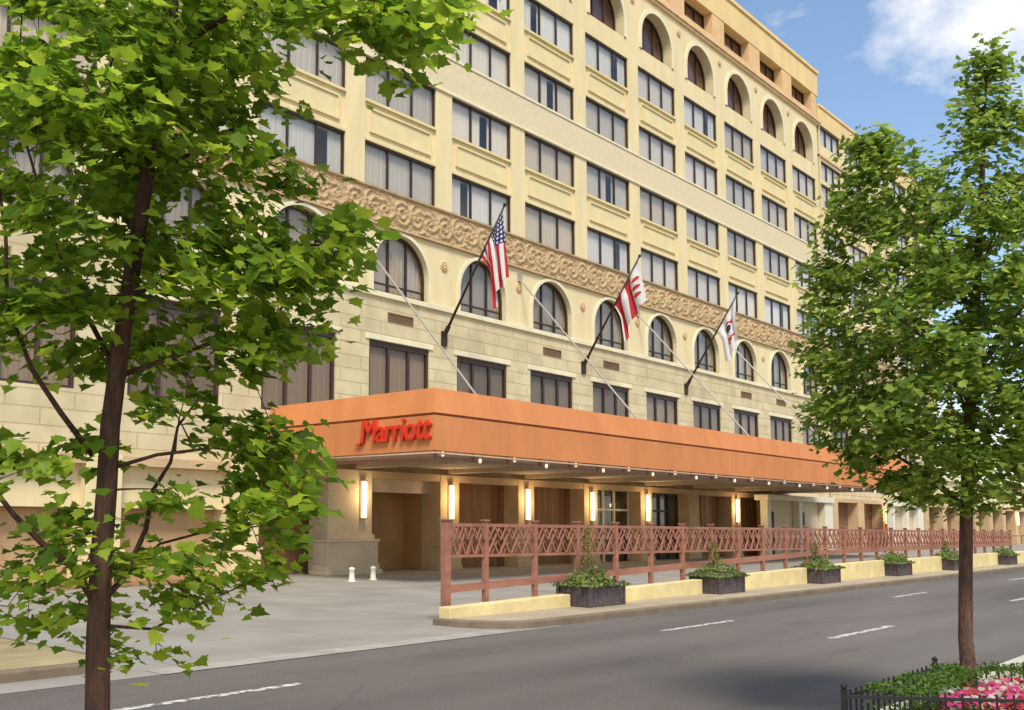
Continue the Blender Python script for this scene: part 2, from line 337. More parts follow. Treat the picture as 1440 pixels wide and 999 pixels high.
def rect_window(name, w_, h_, parts, frame_m, glass_m, curt_m, fw=.07, top=.10, transom=None, folds=7, gap=0, depth=.12, parent=None, kids=True):
    """origin at bottom centre on the wall plane (y=0), looking to -y; pane is the window, frame and curtain are its pieces"""
    g = L(); g.add([(-w_ / 2 + .01, depth, .01), (w_ / 2 - .01, depth, .01), (w_ / 2 - .01, depth, h_ - .01), (-w_ / 2 + .01, depth, h_ - .01)], [(0, 1, 2, 3)])
    o = g.build(name, glass_m, org=(0, 0, 0))
    f = L(); d0, d1 = depth - .06, depth + .04
    f.box(-w_ / 2, d0, 0, -w_ / 2 + fw, d1, h_); f.box(w_ / 2 - fw, d0, 0, w_ / 2, d1, h_)
    f.box(-w_ / 2 + fw, d0 + .001, 0, w_ / 2 - fw, d1, fw * .8); f.box(-w_ / 2 + fw, d0 + .001, h_ - top, w_ / 2 - fw, d1, h_)  # head bar made thicker, partly standing in for the lintel shadow
    for i in range(1, parts):
        x = -w_ / 2 + w_ * i / parts
        f.box(x - fw * .55, d0 + .012, fw * .8, x + fw * .55, d1 - .005, h_ - top)
    if transom:
        f.box(-w_ / 2 + fw, d0 + .017, transom - .03, w_ / 2 - fw, d1 - .008, transom + .03)
    f.build('frame', frame_m, o, org=(0, 0, 0))
    c = L(); n = int(folds * w_ * 3); cw = w_ / 2 - .02
    sp = [(-cw, cw)] if not gap else [(-cw, gap - .22), (gap + .22, cw)]
    for a, b in sp:
        pts = [(a + (b - a) * i / n, depth + .14 + .022 * math.sin(i * 2.2 + .7 * math.sin(i)) - .04) for i in range(n + 1)]
        c.add([(x, y, .0) for x, y in pts] + [(x, y, h_) for x, y in pts], [(i, i + 1, n + 2 + i, n + 1 + i) for i in range(n)])
    c.build('curtain', curt_m, o, smooth=True, org=(0, 0, 0))
    return o

def arch_pts(r, spring, n=16): return [(r * math.cos(math.pi * i / n), spring + r * math.sin(math.pi * i / n)) for i in range(n + 1)]
def arched_window(name, r, spring, frame_m, glass_m, curt_m, depth=.35, kids=True):
    P = [(r, 0)] + arch_pts(r, spring) + [(-r, 0)]
    g = L(); g.add([(x * .99, depth, z) for x, z in P], [tuple(range(len(P)))[::-1]]); o = g.build(name, glass_m, org=(0, 0, 0))
    f = L(); t = .09; d0, d1 = depth - .06, depth + .04
    inner = [(x * (1 - t / r), spring + (z - spring) * (1 - t / r)) if z > spring else (x * (1 - t / r), z) for x, z in P]
    for i in range(len(P) - 1):
        a, b, c, d = P[i], P[i + 1], inner[i + 1], inner[i]
        f.add([(a[0], d0, a[1]), (b[0], d0, b[1]), (c[0], d0, c[1]), (d[0], d0, d[1]), (d[0], d1, d[1]), (c[0], d1, c[1])], [(3, 2, 1, 0), (2, 3, 4, 5)])
    for x in (-r * .33, r * .33):
        f.box(x - .035, d0 + .01, 0, x + .035, d1, spring + math.sqrt(r * r - x * x) * .97)
    f.box(-r, d0 + .014, spring * .45 - .03, r, d1 - .004, spring * .45 + .03); f.box(-r, d0 + .003, 0, r, d1 - .002, .07)
    f.build('frame', frame_m, o, org=(0, 0, 0))
    c = L(); n = 40
    pts = [(-r + 2 * r * i / n, depth + .16 + .025 * math.sin(i * 2.1)) for i in range(n + 1)]
    c.add([(x, y, 0) for x, y in pts] + [(x, y, spring + math.sqrt(max(0, r * r - x * x))) for x, y in pts], [(i, i + 1, n + 2 + i, n + 1 + i) for i in range(n)])
    c.build('curtain', curt_m, o, smooth=True, org=(0, 0, 0))
    return o

def arch_panel(mb, x0, x1, z0, z1, xc, r, spring, yf, yb, n=20):
    """wall sheet x0..x1, z0..z1 at yf with an arched hole (sill at z0) and reveals back to yb"""
    A = [(xc + r * math.cos(math.pi * i / n), spring + r * math.sin(math.pi * i / n)) for i in range(n + 1)]
    mb.add([(x0, yf, z0), (xc - r, yf, z0), (xc - r, yf, z1), (x0, yf, z1)], [(0, 1, 2, 3)])
    mb.add([(xc + r, yf, z0), (x1, yf, z0), (x1, yf, z1), (xc + r, yf, z1)], [(0, 1, 2, 3)])
    for i in range(n):
        (xa, za), (xb, zb) = A[i], A[i + 1]
        mb.add([(xb, yf, zb), (xa, yf, za), (xa, yf, z1), (xb, yf, z1)], [(0, 1, 2, 3)])
        mb.add([(xa, yf, za), (xb, yf, zb), (xb, yb, zb), (xa, yb, za)], [(0, 1, 2, 3)])
    mb.add([(xc - r, yf, z0), (xc - r, yf, spring), (xc - r, yb, spring), (xc - r, yb, z0)], [(0, 1, 2, 3)])
    mb.add([(xc + r, yf, z0), (xc + r, yf, spring), (xc + r, yb, spring), (xc + r, yb, z0)], [(0, 1, 2, 3)])
    mb.add([(xc - r, yf, z0), (xc + r, yf, z0), (xc + r, yb, z0), (xc - r, yb, z0)], [(0, 1, 2, 3)])
def archivolt(mb, xc, r, spring, z0, wd, yf, pr, n=20):
    P = [(xc + r, z0)] + [(xc + r * math.cos(math.pi * i / n), spring + r * math.sin(math.pi * i / n)) for i in range(n + 1)] + [(xc - r, z0)]
    Q = [(xc + r + wd, z0)] + [(xc + (r + wd) * math.cos(math.pi * i / n), spring + (r + wd) * math.sin(math.pi * i / n)) for i in range(n + 1)] + [(xc - r - wd, z0)]
    for i in range(len(P) - 1):
        a, b, c, d = P[i], P[i + 1], Q[i + 1], Q[i]
        y = yf - pr
        mb.add([(a[0], y, a[1]), (b[0], y, b[1]), (c[0], y, c[1]), (d[0], y, d[1]), (a[0], yf, a[1]), (b[0], yf, b[1]), (c[0], yf, c[1]), (d[0], yf, d[1])],
               [(3, 2, 1, 0)[::-1], (0, 1, 5, 4), (2, 3, 7, 6)])

ROWS = [13.55, 16.62, 19.69, 22.76]; WH = 1.56; WW = 3.72
def facade(root, b0, b1, xl, xr, wing=False):
    wl = MB(); blk = MB(); pn = MB(); belt = MB(); trim = MB(); band0 = (12.15, 13.5)
    top = 29.75 if wing else 31.95
    YB = Y0 + 1.35
    # ---- stone base courses, piers of the ground floor, z<9.78
    gp = MB()
    for n in range(b0, b1 + 1):
        x = bx(n)
        L_ = max(xl, x - P_ / 2); R_ = min(xr, x + P_ / 2)
        hw = 1.545
        blk.box(L_, Y0, 5.18, x - hw, Y0 + .5, 8.05); blk.box(x + hw, Y0, 5.18, R_, Y0 + .5, 8.05)
        blk.box(L_, Y0, 8.05, R_, Y0 + .5, 9.6)
        blk.box(L_, Y0, 3.45, R_, Y0 + .5, 5.18)
        hd = MB(); hd.box(x - hw - .18, Y0 - .05, 8.052, x + hw + .18, Y0 + .01, 8.24); hd.build('window_hood', M['cream_light'], root, bevel=.012)
        trim.box(L_, Y0 - .10, 9.6, R_, Y0 + .3, 9.78)
        arch_panel(wl, L_, R_, 9.78, 12.15, x, 1.42, 10.6, Y0, Y0 + .6)
        av = MB(); archivolt(av, x, 1.42, 10.6, 9.79, .13, Y0, .07); av.build('arch_surround', M['cream_light'], root)
        # guest floors
        for i, z in enumerate(ROWS):
            wl.box(L_, Y0, z, x - WW / 2, Y0 + .5, z + WH); wl.box(x + WW / 2, Y0, z, R_, Y0 + .5, z + WH)
            if i < 3:
                z0, z1 = z + WH, ROWS[i + 1]
                if i == 1:
                    belt.box(L_, Y0 - .03, z0 + .12, R_, Y0 + .5, z1 - .1); trim.box(L_, Y0 - .07, z0, R_, Y0 + .5, z0 + .12); trim.box(L_, Y0 - .07, z1 - .1, R_, Y0 + .5, z1)
                else:
                    wl.box(L_, Y0, z0, x - WW / 2, Y0 + .5, z1); wl.box(x + WW / 2, Y0, z0, R_, Y0 + .5, z1)
                    wl.box(x - WW / 2, Y0 + .07, z0, x + WW / 2, Y0 + .5, z1)
                    a, b = x - WW / 2 + .34, x + WW / 2 - .34
                    c, d = z0 + .42, z1 - .34
                    pn = MB(); pn.box(a, Y0 + .05, c, b, Y0 + .0705, d)
                    for q in ((a - .07, c - .07, b + .07, c), (a - .07, d, b + .07, d + .07), (a - .07, c, a, d), (b, c, b + .07, d)):
                        pn.box(q[0], Y0 - .004, q[1], q[2], Y0 + .071, q[3])
                    pn.box(x - WW / 2 + .02, Y0 - .035, z1 - .1, x + WW / 2 - .02, Y0 + .3, z1)
                    pn.box(x - WW / 2 + .02, Y0 - .02, z0, x + WW / 2 - .02, Y0 + .3, z0 + .1)
                    pn.build('spandrel_panel', M['panel'], root)
        zt = ROWS[3] + WH
        if not wing:
            wl.box(L_, Y0, zt, R_, Y0 + 1.0, 25.3)
            trim.box(L_, Y0 - .04, 25.18, R_, Y0 + .3, 25.34) if False else None
            arch_panel(wl, L_, R_, 25.3, 28.15, x, 1.5, 26.1, Y0, Y0 + .95)
            av = MB(); archivolt(av, x, 1.5, 26.1, 25.31, .2, Y0, .06); av.build('arch_surround', M['cream_light'], root)
        else:
            wl.box(L_, Y0, zt, R_, Y0 + .5, 24.62)
            wl.box(L_, Y0, 24.62, x - 1.75, Y0 + .5, 25.9); wl.box(x + 1.75, Y0, 24.62, R_, Y0 + .5, 25.9); wl.box(L_, Y0, 25.9, R_, Y0 + .5, 27.0)
            wl.box(L_, Y0, 27.0, x - 1.75, Y0 + .5, 28.35); wl.box(x + 1.75, Y0, 27.0, R_, Y0 + .5, 28.35)
        # ground floor lintel is tan, in canopy shade
    par = wing and M['cream'] or M['cream']
    wl.build('wall', M['cream'], root); blk.build('stone_courses', M['block'], root); 
    belt.build('belt_course', M['belt'], root)
    trim.build('moulding', M['cream_light'], root, bevel=.012)
    # carved band, real relief
    nx = int((xr - xl) / .055); nz = 26
    X = np.linspace(xl, xr, nx); Z = np.linspace(band0[0], band0[1], nz); XX, ZZ = np.meshgrid(X, Z)
    u = ((XX - XC) / 2.325 + .5) % 1 * 2.325 - 1.1625; v = ZZ - 12.82
    r = np.hypot(u, v); th = np.arctan2(v, u)
    h = .065 * np.exp(-((r - .40) / .08) ** 2) + .065 * np.exp(-((r - .17) / .07) ** 2)
    r2 = np.hypot(np.abs(u) - .86, v); th2 = np.arctan2(v, np.abs(u) - .86)
    h += .06 * np.exp(-(((r2 * 9 + th2 * .9) % 2.6 - 1.3) / .6) ** 2) * (r2 < .55)
    h += .018 * np.sin(XX * 13.1 + 3 * np.sin(ZZ * 9)) * np.sin(ZZ * 17 + 2 * np.sin(XX * 5.3)) + rng.normal(0, .004, XX.shape)
    h += .01 * (np.sin(XX * 31 + 5 * ZZ) > .3)
    edge = np.minimum(ZZ - band0[0], band0[1] - ZZ); h = np.where(edge < .09, .09, h * 1.0)
    Yv = Y0 - .03 - h
    vs = np.stack([XX, Yv, ZZ], -1).reshape(-1, 3)
    cb = MB(); cb.v = [tuple(q) for q in vs.tolist()]
    cb.f = [(j * nx + i, j * nx + i + 1, (j + 1) * nx + i + 1, (j + 1) * nx + i) for j in range(nz - 1) for i in range(nx - 1)]
    cb.build('carved_band', M['carved'], root)
    bb = MB(); bb.box(xl, Y0 - .02, band0[0], xr, Y0 + .5, band0[1] + .05); bb.build('band_backing', M['cornice'], root)
    # top storey + parapet
    at_ = MB(); cor = MB(); pr = MB()
    if not wing:
        cor.box(xl, Y0 - .12, 28.15, xr, Y0 + .6, 28.3); cor.box(xl, Y0 - .2, 28.3, xr, Y0 + .6, 28.42); cor.box(xl, Y0 - .08, 28.42, xr, Y0 + .6, 28.55)
        for n in range(b0, b1 + 1):
            x = bx(n); L_ = max(xl, x - P_ / 2); R_ = min(xr, x + P_ / 2)
            at_.box(L_, Y0, 28.55, R_, Y0 + 1.0, 28.85)
            at_.box(L_, Y0, 28.85, x - 1.6, Y0 + 1.0, 30.2); at_.box(x + 1.6, Y0, 28.85, R_, Y0 + 1.0, 30.2)
        pr.box(xl, Y0 - .03, 30.2, xr, Y0 + 1.0, 31.72); pr.box(xl - .05, Y0 - .12, 31.72, xr + .05, Y0 + 1.0, 31.95)
        at_.build('attic_wall', M['attic'], root)
    else:
        cor.box(xl, Y0 - .1, 26.1, xr, Y0 + .3, 26.3)
        pr.box(xl, Y0 - .03, 28.35, xr, Y0 + .6, 29.55); pr.box(xl, Y0 - .1, 29.55, xr, Y0 + .6, 29.75)
    cor.build('cornice', M['cornice'], root, bevel=.02); pr.build('parapet', M['parapet'], root, bevel=.02)
    core = MB(); core.box(xl, YB, 3.45, xr, 46, top - .6)
    core.box(xl, Y0 + .5, 3.45, xl + .4, YB, top - .6); core.box(xr - .4, Y0 + .5, 3.45, xr, YB, top - .6)
    core.box(xl, 29, 0, xr, 46, 3.45); core.box(xl, Y0 + .2, 0, xl + .4, 29, 3.45); core.box(xr - .4, Y0 + .2, 0, xr, 29, 3.45)
    core.build('building_core', M['cream'], root)
    # windows
    cnt = 0
    for n in range(b0, b1 + 1):
        x = bx(n)
        for z in ROWS:
            o = W['window'] if cnt == 0 and not wing else copy_tree(random.choice([W['window']] * 6 + [W['window_b']] * 3 + [W['window_c'], W['window_gap'], W['window_gap2']]) if cnt else W['window'])
            o.name = 'window'
            o.parent = root; o.location = (x - root.location.x, Y0 - root.location.y, z); cnt += 1
        o = copy_tree(W['tall']); o.name = 'tall_window'; o.parent = root; o.location = (x - root.location.x, Y0 - root.location.y, 5.18)
        o = copy_tree(W['arch']); o.name = 'arched_window'; o.parent = root; o.location = (x - root.location.x, Y0 - root.location.y, 9.78)
        if not wing:
            o = copy_tree(W['loggia']); o.name = 'balcony_window'; o.parent = root; o.location = (x - root.location.x, Y0 - root.location.y, 25.3)
            o = copy_tree(W['attic']); o.name = 'attic_window'; o.parent = root; o.location = (x - root.location.x, Y0 - root.location.y, 28.85)
        else:
            for z in (24.62, 27.0):
                o = copy_tree(W['wing']); o.name = 'upper_window'; o.parent = root; o.location = (x - root.location.x, Y0 - root.location.y, z)

def carved_mat():
    m = mat('carved_terracotta', (.53, .385, .215), .9, .1, 4, .4, 22, col2=(.38, .25, .125)); return m
M['carved'] = carved_mat()
W = {}
M['curtain_warm'] = curtain_mat('beige_curtain', (.66, .54, .40)); M['blind'] = curtain_mat('white_blind', (.80, .76, .70))
WK = dict(fw=.056, top=.085)
W['window'] = rect_window('window', WW, WH, 3, M['frame'], M['glass'], M['curtain'], **WK)
W['window_b'] = rect_window('window', WW, WH, 3, M['frame'], M['glass'], M['curtain_warm'], **WK)
W['window_c'] = rect_window('window', WW, WH, 3, M['frame'], M['glass'], M['blind'], gap=1.0, **WK)
W['window_gap'] = rect_window('window', WW, WH, 3, M['frame'], M['glass'], M['curtain'], gap=.3, **WK)
W['window_gap2'] = rect_window('window', WW, WH, 3, M['frame'], M['glass'], M['blind'], gap=-.9, **WK)
W['tall'] = rect_window('tall_window', 3.09, 2.87, 3, M['frame_red'], M['glass_dark'], M['curtain_dim'], fw=.10, top=.2)
W['arch'] = arched_window('arched_window', 1.42, .82, M['frame'], M['glass'], M['curtain_dim'], depth=.22)
W['loggia'] = arched_window('balcony_window', 1.5, .8, M['frame_red'], M['glass_dark'], M['curtain_brown'], depth=.5)
W['attic'] = rect_window('attic_window', 3.2, 1.35, 3, M['frame_red'], M['glass_dark'], M['curtain_brown'], depth=.55)
W['wing'] = rect_window('upper_window', 3.5, 1.3, 3, M['frame'], M['glass'], M['curtain'], fw=.08)

XL = bx(-4) - P_ / 2; XR = px_(8) + .35
hotel = empty('hotel_building', ((XL + XR) / 2, Y0, 0), 'tall cream hotel with arched windows and a carved band, behind the orange canopy', 'building')
facade(hotel, -4, 8, XL, XR)
W_ = dict(W)
wing = empty('hotel_wing', (78, Y0, 0), 'cream wing with a lower roofline, mostly hidden behind the right street tree', 'building')
XW1 = bx(13) + P_ / 2
wb = MB()
facade(wing, 9, 13, XR, XW1, wing=True)
for k in ('window_b', 'window_c', 'window_gap', 'window_gap2', 'tall', 'arch', 'loggia', 'attic', 'wing'):
    for o in list(W[k].children) + [W[k]]: bpy.data.objects.remove(o)
rf = MB(); rf.box(XL, Y0 + 1.0, 31.2, XR, 46, 31.6); rf.build('roof', M['roof'], hotel)
rf = MB(); rf.box(XR, Y0 + .6, 29.1, XW1, 46, 29.3); rf.build('roof', M['roof'], wing)

def ppart(mb, name, m, root, **k): return mb.build(name, m, root, **k)
# ground floor : piers, lintels, infill
def ground_floor(root, b0, b1, xl, xr):
    pr = MB(); ln = MB(); cap = MB()
    for k in range(b0 - 1, b1 + 1):
        x = px_(k) ; hw = .53
        if k == -1: x, hw = 22.62, 1.0
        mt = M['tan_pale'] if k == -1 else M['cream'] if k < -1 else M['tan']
        a, b = max(xl, x - hw), min(xr, x + hw)
        if b - a < .1: continue
        pr = MB(); cap = MB(); pr.box(a, Y0 - .35, 0, b, Y0 + .6, 3.45)
        fl_ = .10 if k == -1 else 0
        if fl_:
            cap.box(a - .26, Y0 - .62, 0, b + .26, Y0 + .2, .14); cap.box(a - .19, Y0 - .55, .14, b + .19, Y0 + .2, .34); cap.box(a - .15, Y0 - .5, .34, b + .15, Y0 + .2, 1.05); cap.box(a - .2, Y0 - .55, 1.05, b + .2, Y0 + .2, 1.15); cap.box(a - .06, Y0 - .41, 1.15, b + .06, Y0 + .2, 1.3)
        else: cap.box(a - .09, Y0 - .44, 0, b + .09, Y0 + .2, .16); cap.box(a - .06, Y0 - .41, .16, b + .06, Y0 + .2, .85); cap.box(a - .1, Y0 - .45, .85, b + .1, Y0 + .2, .93)
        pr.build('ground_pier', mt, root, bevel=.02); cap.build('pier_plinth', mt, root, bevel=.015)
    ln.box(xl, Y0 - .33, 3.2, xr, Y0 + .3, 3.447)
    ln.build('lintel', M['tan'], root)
    for n in range(b0, b1 + 1):
        x = bx(n)
        if n == 0:
            g = MB(); g.box(x - 1.9, Y0 + .1, 2.75, x + 1.9, Y0 + .25, 3.2); g.build('garage_header', M['greytan'], root)
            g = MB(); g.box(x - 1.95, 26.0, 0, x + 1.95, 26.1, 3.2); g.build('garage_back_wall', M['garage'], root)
            g = MB(); g.box(x - 1.95, Y0 + .6, 0, x - 1.85, 26.0, 3.0); g.build('garage_side_wall', M['dark_fill'], root); g = MB(); g.box(x + 1.8, Y0 + .61, 0, x + 1.94, 25.99, 3.0); g.build('garage_side_wall', M['garage'], root); g = MB(); g.box(x - 1.8, 25.9, 0, x - .95, 25.997, 3.0); g.build('dark_recess_strip', M['dark_fill'], root)  # last thin panel is no door: its dark colour stands for a shaded recess
        elif n == -1:
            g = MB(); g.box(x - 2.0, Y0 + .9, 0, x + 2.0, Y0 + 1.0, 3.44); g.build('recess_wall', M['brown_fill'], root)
        elif n in (3, 4):
            dr = MB(); dr.box(x - 1.85, Y0 + .35, 0, x + 1.85, Y0 + .4, 3.2); d = dr.build('glazed_door' if n == 3 else 'shop_window', M['glass_lobby'], root)
            f = MB(); m_ = M['white'] if n == 3 else M['frame']
            xs = (-1.82, -.35, .55, 1.82) if n == 3 else (-1.82, 0, .9, 1.82)
            for q in xs: f.box(x + q - .05, Y0 + .27, 0, x + q + .05, Y0 + .349, 3.2)
            f.box(x - 1.77, Y0 + .28, 2.3, x + 1.77, Y0 + .345, 2.4)
            f.build('door_frame' if n == 3 else 'window_frame', m_, d, org=tuple(root.location))
            f.v
        else:
            wid = 1.9
            if n < -1:
                g = MB(); g.box(x - 1.85, Y0 + .02, 2.05, x + 1.85, Y0 + .3, 3.199); g.build('bay_wall', M['cream'], root)
                g = MB(); g.box(x - 1.85, Y0 + .5, 0, x + 1.85, Y0 + .55, 2.6); g.build('recess_wall', M['tan_fill'], root)
                continue
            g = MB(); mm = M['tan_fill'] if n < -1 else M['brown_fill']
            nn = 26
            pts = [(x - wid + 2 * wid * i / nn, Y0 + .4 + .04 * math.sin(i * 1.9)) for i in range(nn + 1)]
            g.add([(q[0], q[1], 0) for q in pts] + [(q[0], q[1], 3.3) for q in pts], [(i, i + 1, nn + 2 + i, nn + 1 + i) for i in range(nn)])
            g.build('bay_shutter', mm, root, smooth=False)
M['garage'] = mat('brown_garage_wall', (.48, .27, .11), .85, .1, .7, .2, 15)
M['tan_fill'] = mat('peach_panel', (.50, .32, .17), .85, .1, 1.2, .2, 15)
def lobby():
    m, nt, N, K, P = nodes('lobby_glazing')
    tc = N.new('ShaderNodeTexCoord'); no = N.new('ShaderNodeTexNoise'); no.inputs['Scale'].default_value = 1.6; no.inputs['Detail'].default_value = 4
    K.new(tc.outputs['Object'], no.inputs['Vector']); cr = N.new('ShaderNodeValToRGB'); e = cr.color_ramp.elements
    e[0].position = .4; e[0].color = (.02, .012, .01, 1); e[1].position = .7; e[1].color = (.10, .10, .035, 1); K.new(no.outputs['Fac'], cr.inputs[0]); K.new(cr.outputs[0], P.inputs['Base Color'])  # olive blotches in the base colour paint in reflected greenery
    P.inputs['Roughness'].default_value = .06; P.inputs['Specular IOR Level'].default_value = .8; return m
M['glass_lobby'] = lobby()
ground_floor(hotel, -4, 8, XL, XR); ground_floor(wing, 9, 13, XR, XW1)
XA = bx(24) + P_ / 2
arcade = empty('arcade_building', (105, Y0, 0), 'long single-storey cream arcade at the far right, beyond the street tree', 'building')
ground_floor(arcade, 14, 24, XW1, XA)
g = MB(); g.box(XW1, Y0, 3.448, XA, 40, 5.4); g.box(XW1, 29, 0, XA, 40, 3.448); g.build('wall', M['cream'], arcade)
g = MB(); g.box(XW1, Y0 - .25, 5.401, XA + .2, 40.2, 5.75); g.build('cornice', M['cream_light'], arcade, bevel=.02)

# vents, rosettes as repeated parts
def vent_proto():
    g = L(); g.box(-.65, -.03, 0, .65, .02, .04); g.box(-.65, -.03, .28, .65, .02, .32); g.box(-.65, -.03, .04, -.61, .02, .28); g.box(.61, -.03, .04, .65, .02, .28)
    for i in range(4): g.add([(-.61, -.02, .06 + .06 * i), (.61, -.02, .06 + .06 * i), (.61, .0, .1 + .06 * i), (-.61, .0, .1 + .06 * i)], [(0, 1, 2, 3)])
    g.box(-.61, -.004, .04, .61, .0, .28)
    return g.build('vent_grille', M['vent'], hotel, org=(0, 0, 0))
M['vent'] = mat('brown_vent', (.20, .12, .06), .6, .1, 5, .1, 40)
first = vent_proto()
for i, n in enumerate((-2, 0, 2, 3, 6, 7, 8)):
    o = first if i == 0 else first.copy()
    if i: COL.objects.link(o); o.parent = hotel
    o.location = (bx(n) - hotel.location.x, 0, 8.8)
def rosette(zz, yy=0):
    g = L()
    n = 10; pts = [(.17 * math.cos(2 * math.pi * i / n), -.03, .17 * math.sin(2 * math.pi * i / n)) for i in range(n)]
    pts.append(pts[0]); g.tube(pts, .035, 6, False)
    for i in range(6):
        a = i * math.pi / 3; g.tube([(0, -.02, 0), (.12 * math.cos(a), -.05, .12 * math.sin(a))], [.02, .045], 5)
    return g.build('rosette', M['cornice'], hotel, smooth=True, org=(0, 0, 0))
ro = rosette(0)
for i, k in enumerate(range(-4, 8)):
    for z in (11.35, 27.55):
        o = ro if (i == 0 and z < 12) else ro.copy()
        if o is not ro: COL.objects.link(o); o.parent = hotel
        o.location = (px_(k) - hotel.location.x, 0, z)
# small knob lamps at the flagpoles omitted; terracotta step in front of the left bays
g = MB(); g.box(XL, Y0 - 1.3, .0, 19.0, Y0 - .46, .16); g.build('entrance_step', M['terracotta'], hotel, bevel=.02)

# ------------------------------------------------------------------ canopy
CX0, CX1, CY = 19.32, 58.0, 17.45
can = empty('entrance_canopy', (CX0, Y0, 0), 'long orange canopy over the hotel forecourt, hung on thin steel rods', 'canopy')
def prism_u(mb, y_in0, zb, y_in1, zt, t=.12):
    """U-shaped sloped fascia: front + two sides; offsets inwards at the bottom and the top"""
    a = [(CX0 + y_in0, Y0 - .02), (CX0 + y_in0, CY + y_in0), (CX1 - y_in0, CY + y_in0), (CX1 - y_in0, Y0 - .02)]
    b = [(CX0 + y_in1, Y0 - .02), (CX0 + y_in1, CY + y_in1), (CX1 - y_in1, CY + y_in1), (CX1 - y_in1, Y0 - .02)]
    c = [(CX0 + y_in1 + t, Y0 - .02), (CX0 + y_in1 + t, CY + y_in1 + t), (CX1 - y_in1 - t, CY + y_in1 + t), (CX1 - y_in1 - t, Y0 - .02)]
    for i in range(3):
        mb.add([(*a[i], zb), (*a[i + 1], zb), (*b[i + 1], zt), (*b[i], zt), (*c[i], zt), (*c[i + 1], zt), (*c[i + 1], zb), (*c[i], zb)],
               [(0, 1, 2, 3), (3, 2, 5, 4), (4, 5, 6, 7), (7, 6, 1, 0)])
g = MB(); prism_u(g, 0, 3.6, 0, 4.53); g.build('lower_fascia', M['orange'], can)
g = MB(); prism_u(g, .0, 4.60, .16, 5.28); g.build('upper_fascia', M['orange'], can)
g = MB(); prism_u(g, .05, 4.53, .05, 4.60); g.build('fascia_joint', M['orange_line'], can)
g = MB(); g.box(CX0 + .13, CY + .13, 3.66, CX1 - .13, Y0 - .03, 3.72)
for k in range(9):
    x = px_(-1 + k); g.box(x - .12, CY + .25, 3.5, x + .12, Y0 - .36, 3.658) if x < CX1 - .5 else None
g.build('soffit', M['greytan'], can)
g = MB(); g.box(CX0 + .3, CY + .3, 5.0, CX1 - .3, Y0 - .04, 5.12); g.build('canopy_roof', M['roof'], can)
g = MB()
g.tube([(CX0 - .02, Y0 - .5, 3.53), (CX0 - .02, CY - .02, 3.53), (CX1, CY - .02, 3.53)], .03, 8)
g.build('pale_trim_pipe', M['pipe'], can, smooth=True)
g = MB(); g.box(CX0 + .06, CY + .06, 3.36, CX1 - .06, CY + .16, 3.46); g.box(CX0 + .06, CY + .16, 3.36, CX0 + .16, Y0 - .4, 3.46)
for x in np.arange(CX0 + .1, CX1, 1.55): g.box(x - .03, CY + .02, 3.40, x + .03, CY + .12, 3.6)
g.build('maroon_trim_pipe', M['maroon'], can)
b0 = None
for i, x in enumerate(np.arange(CX0 + .35, CX1 - .3, 1.55)):
    if b0 is None:
        g = L(); g.lathe((0, 0, 0), [(.012, .08), (.035, .06), (.05, .01), (.04, -.04), (.012, -.06)], 10); b0 = g.build('canopy_bulb', M['bulb'], can, smooth=True, org=(0, 0, 0)); o = b0
    else:
        o = b0.copy(); COL.objects.link(o); o.parent = can
    o.location = (x - CX0, CY + .02 - Y0, 3.40 if i % 2 else 3.50)
for k in (-1, 1, 3, 5):
    x = px_(k); g = MB(); g.tube([(x, Y0, 11.76), (x, 18.75, 5.2)], .035, 8); g.box(x - .09, Y0 - .14, 11.6, x + .09, Y0 - .004, 11.95); g.box(x - .07, 18.62, 5.1, x + .07, 18.9, 5.3)
    g.build('tie_rod', M['metal'], can)
# sign
cu = bpy.data.curves.new('sign', 'FONT'); cu.body = 'Marriott'; cu.extrude = .02; cu.offset = .0; cu.shear = .10; cu.space_character = .92
to = bpy.data.objects.new('tmp', cu); COL.objects.link(to); bpy.context.view_layer.update()
me = bpy.data.meshes.new_from_object(to.evaluated_get(bpy.context.evaluated_depsgraph_get())); bpy.data.objects.remove(to)
vs = np.array([v.co[:] for v in me.vertices]); mn = vs.min(0); mxx = vs.max(0)
sx_ = 2.62 / (mxx[0] - mn[0]); sz_ = .64 / (mxx[1] - mn[1])
for v in me.vertices:
    a = (v.co.x - mn[0]) * sx_; b = (v.co.y - mn[1]) * sz_
    v.co = (-v.co.z * 2.0 - .055 , CY + 2.68 - a - Y0, 3.89 + b)
me.materials.clear(); me.materials.append(M['red'])
bm_ = __import__('bmesh').new(); bm_.from_mesh(me); m2_ = me.copy()
for v in m2_.vertices: v.co.y += .032; v.co.x -= .004; v.co.z += .010
bm_.from_mesh(m2_); bm_.to_mesh(me); bm_.free()
so_ = bpy.data.objects.new('sign_lettering', me); COL.objects.link(so_); so_.parent = can; so_['label'] = 'red raised lettering on the short side of the canopy'
g = MB(); g.tube([(CX0 - .055, CY + 2.40, 4.50), (CX0 - .055, CY + 2.62, 4.30), (CX0 - .055, CY + 2.68, 4.0), (CX0 - .055, CY + 2.78, 3.86), (CX0 - .055, CY + 2.95, 3.88)], [.03, .045, .05, .05, .02], 6)
g.build('sign_swash', M['red'], can)

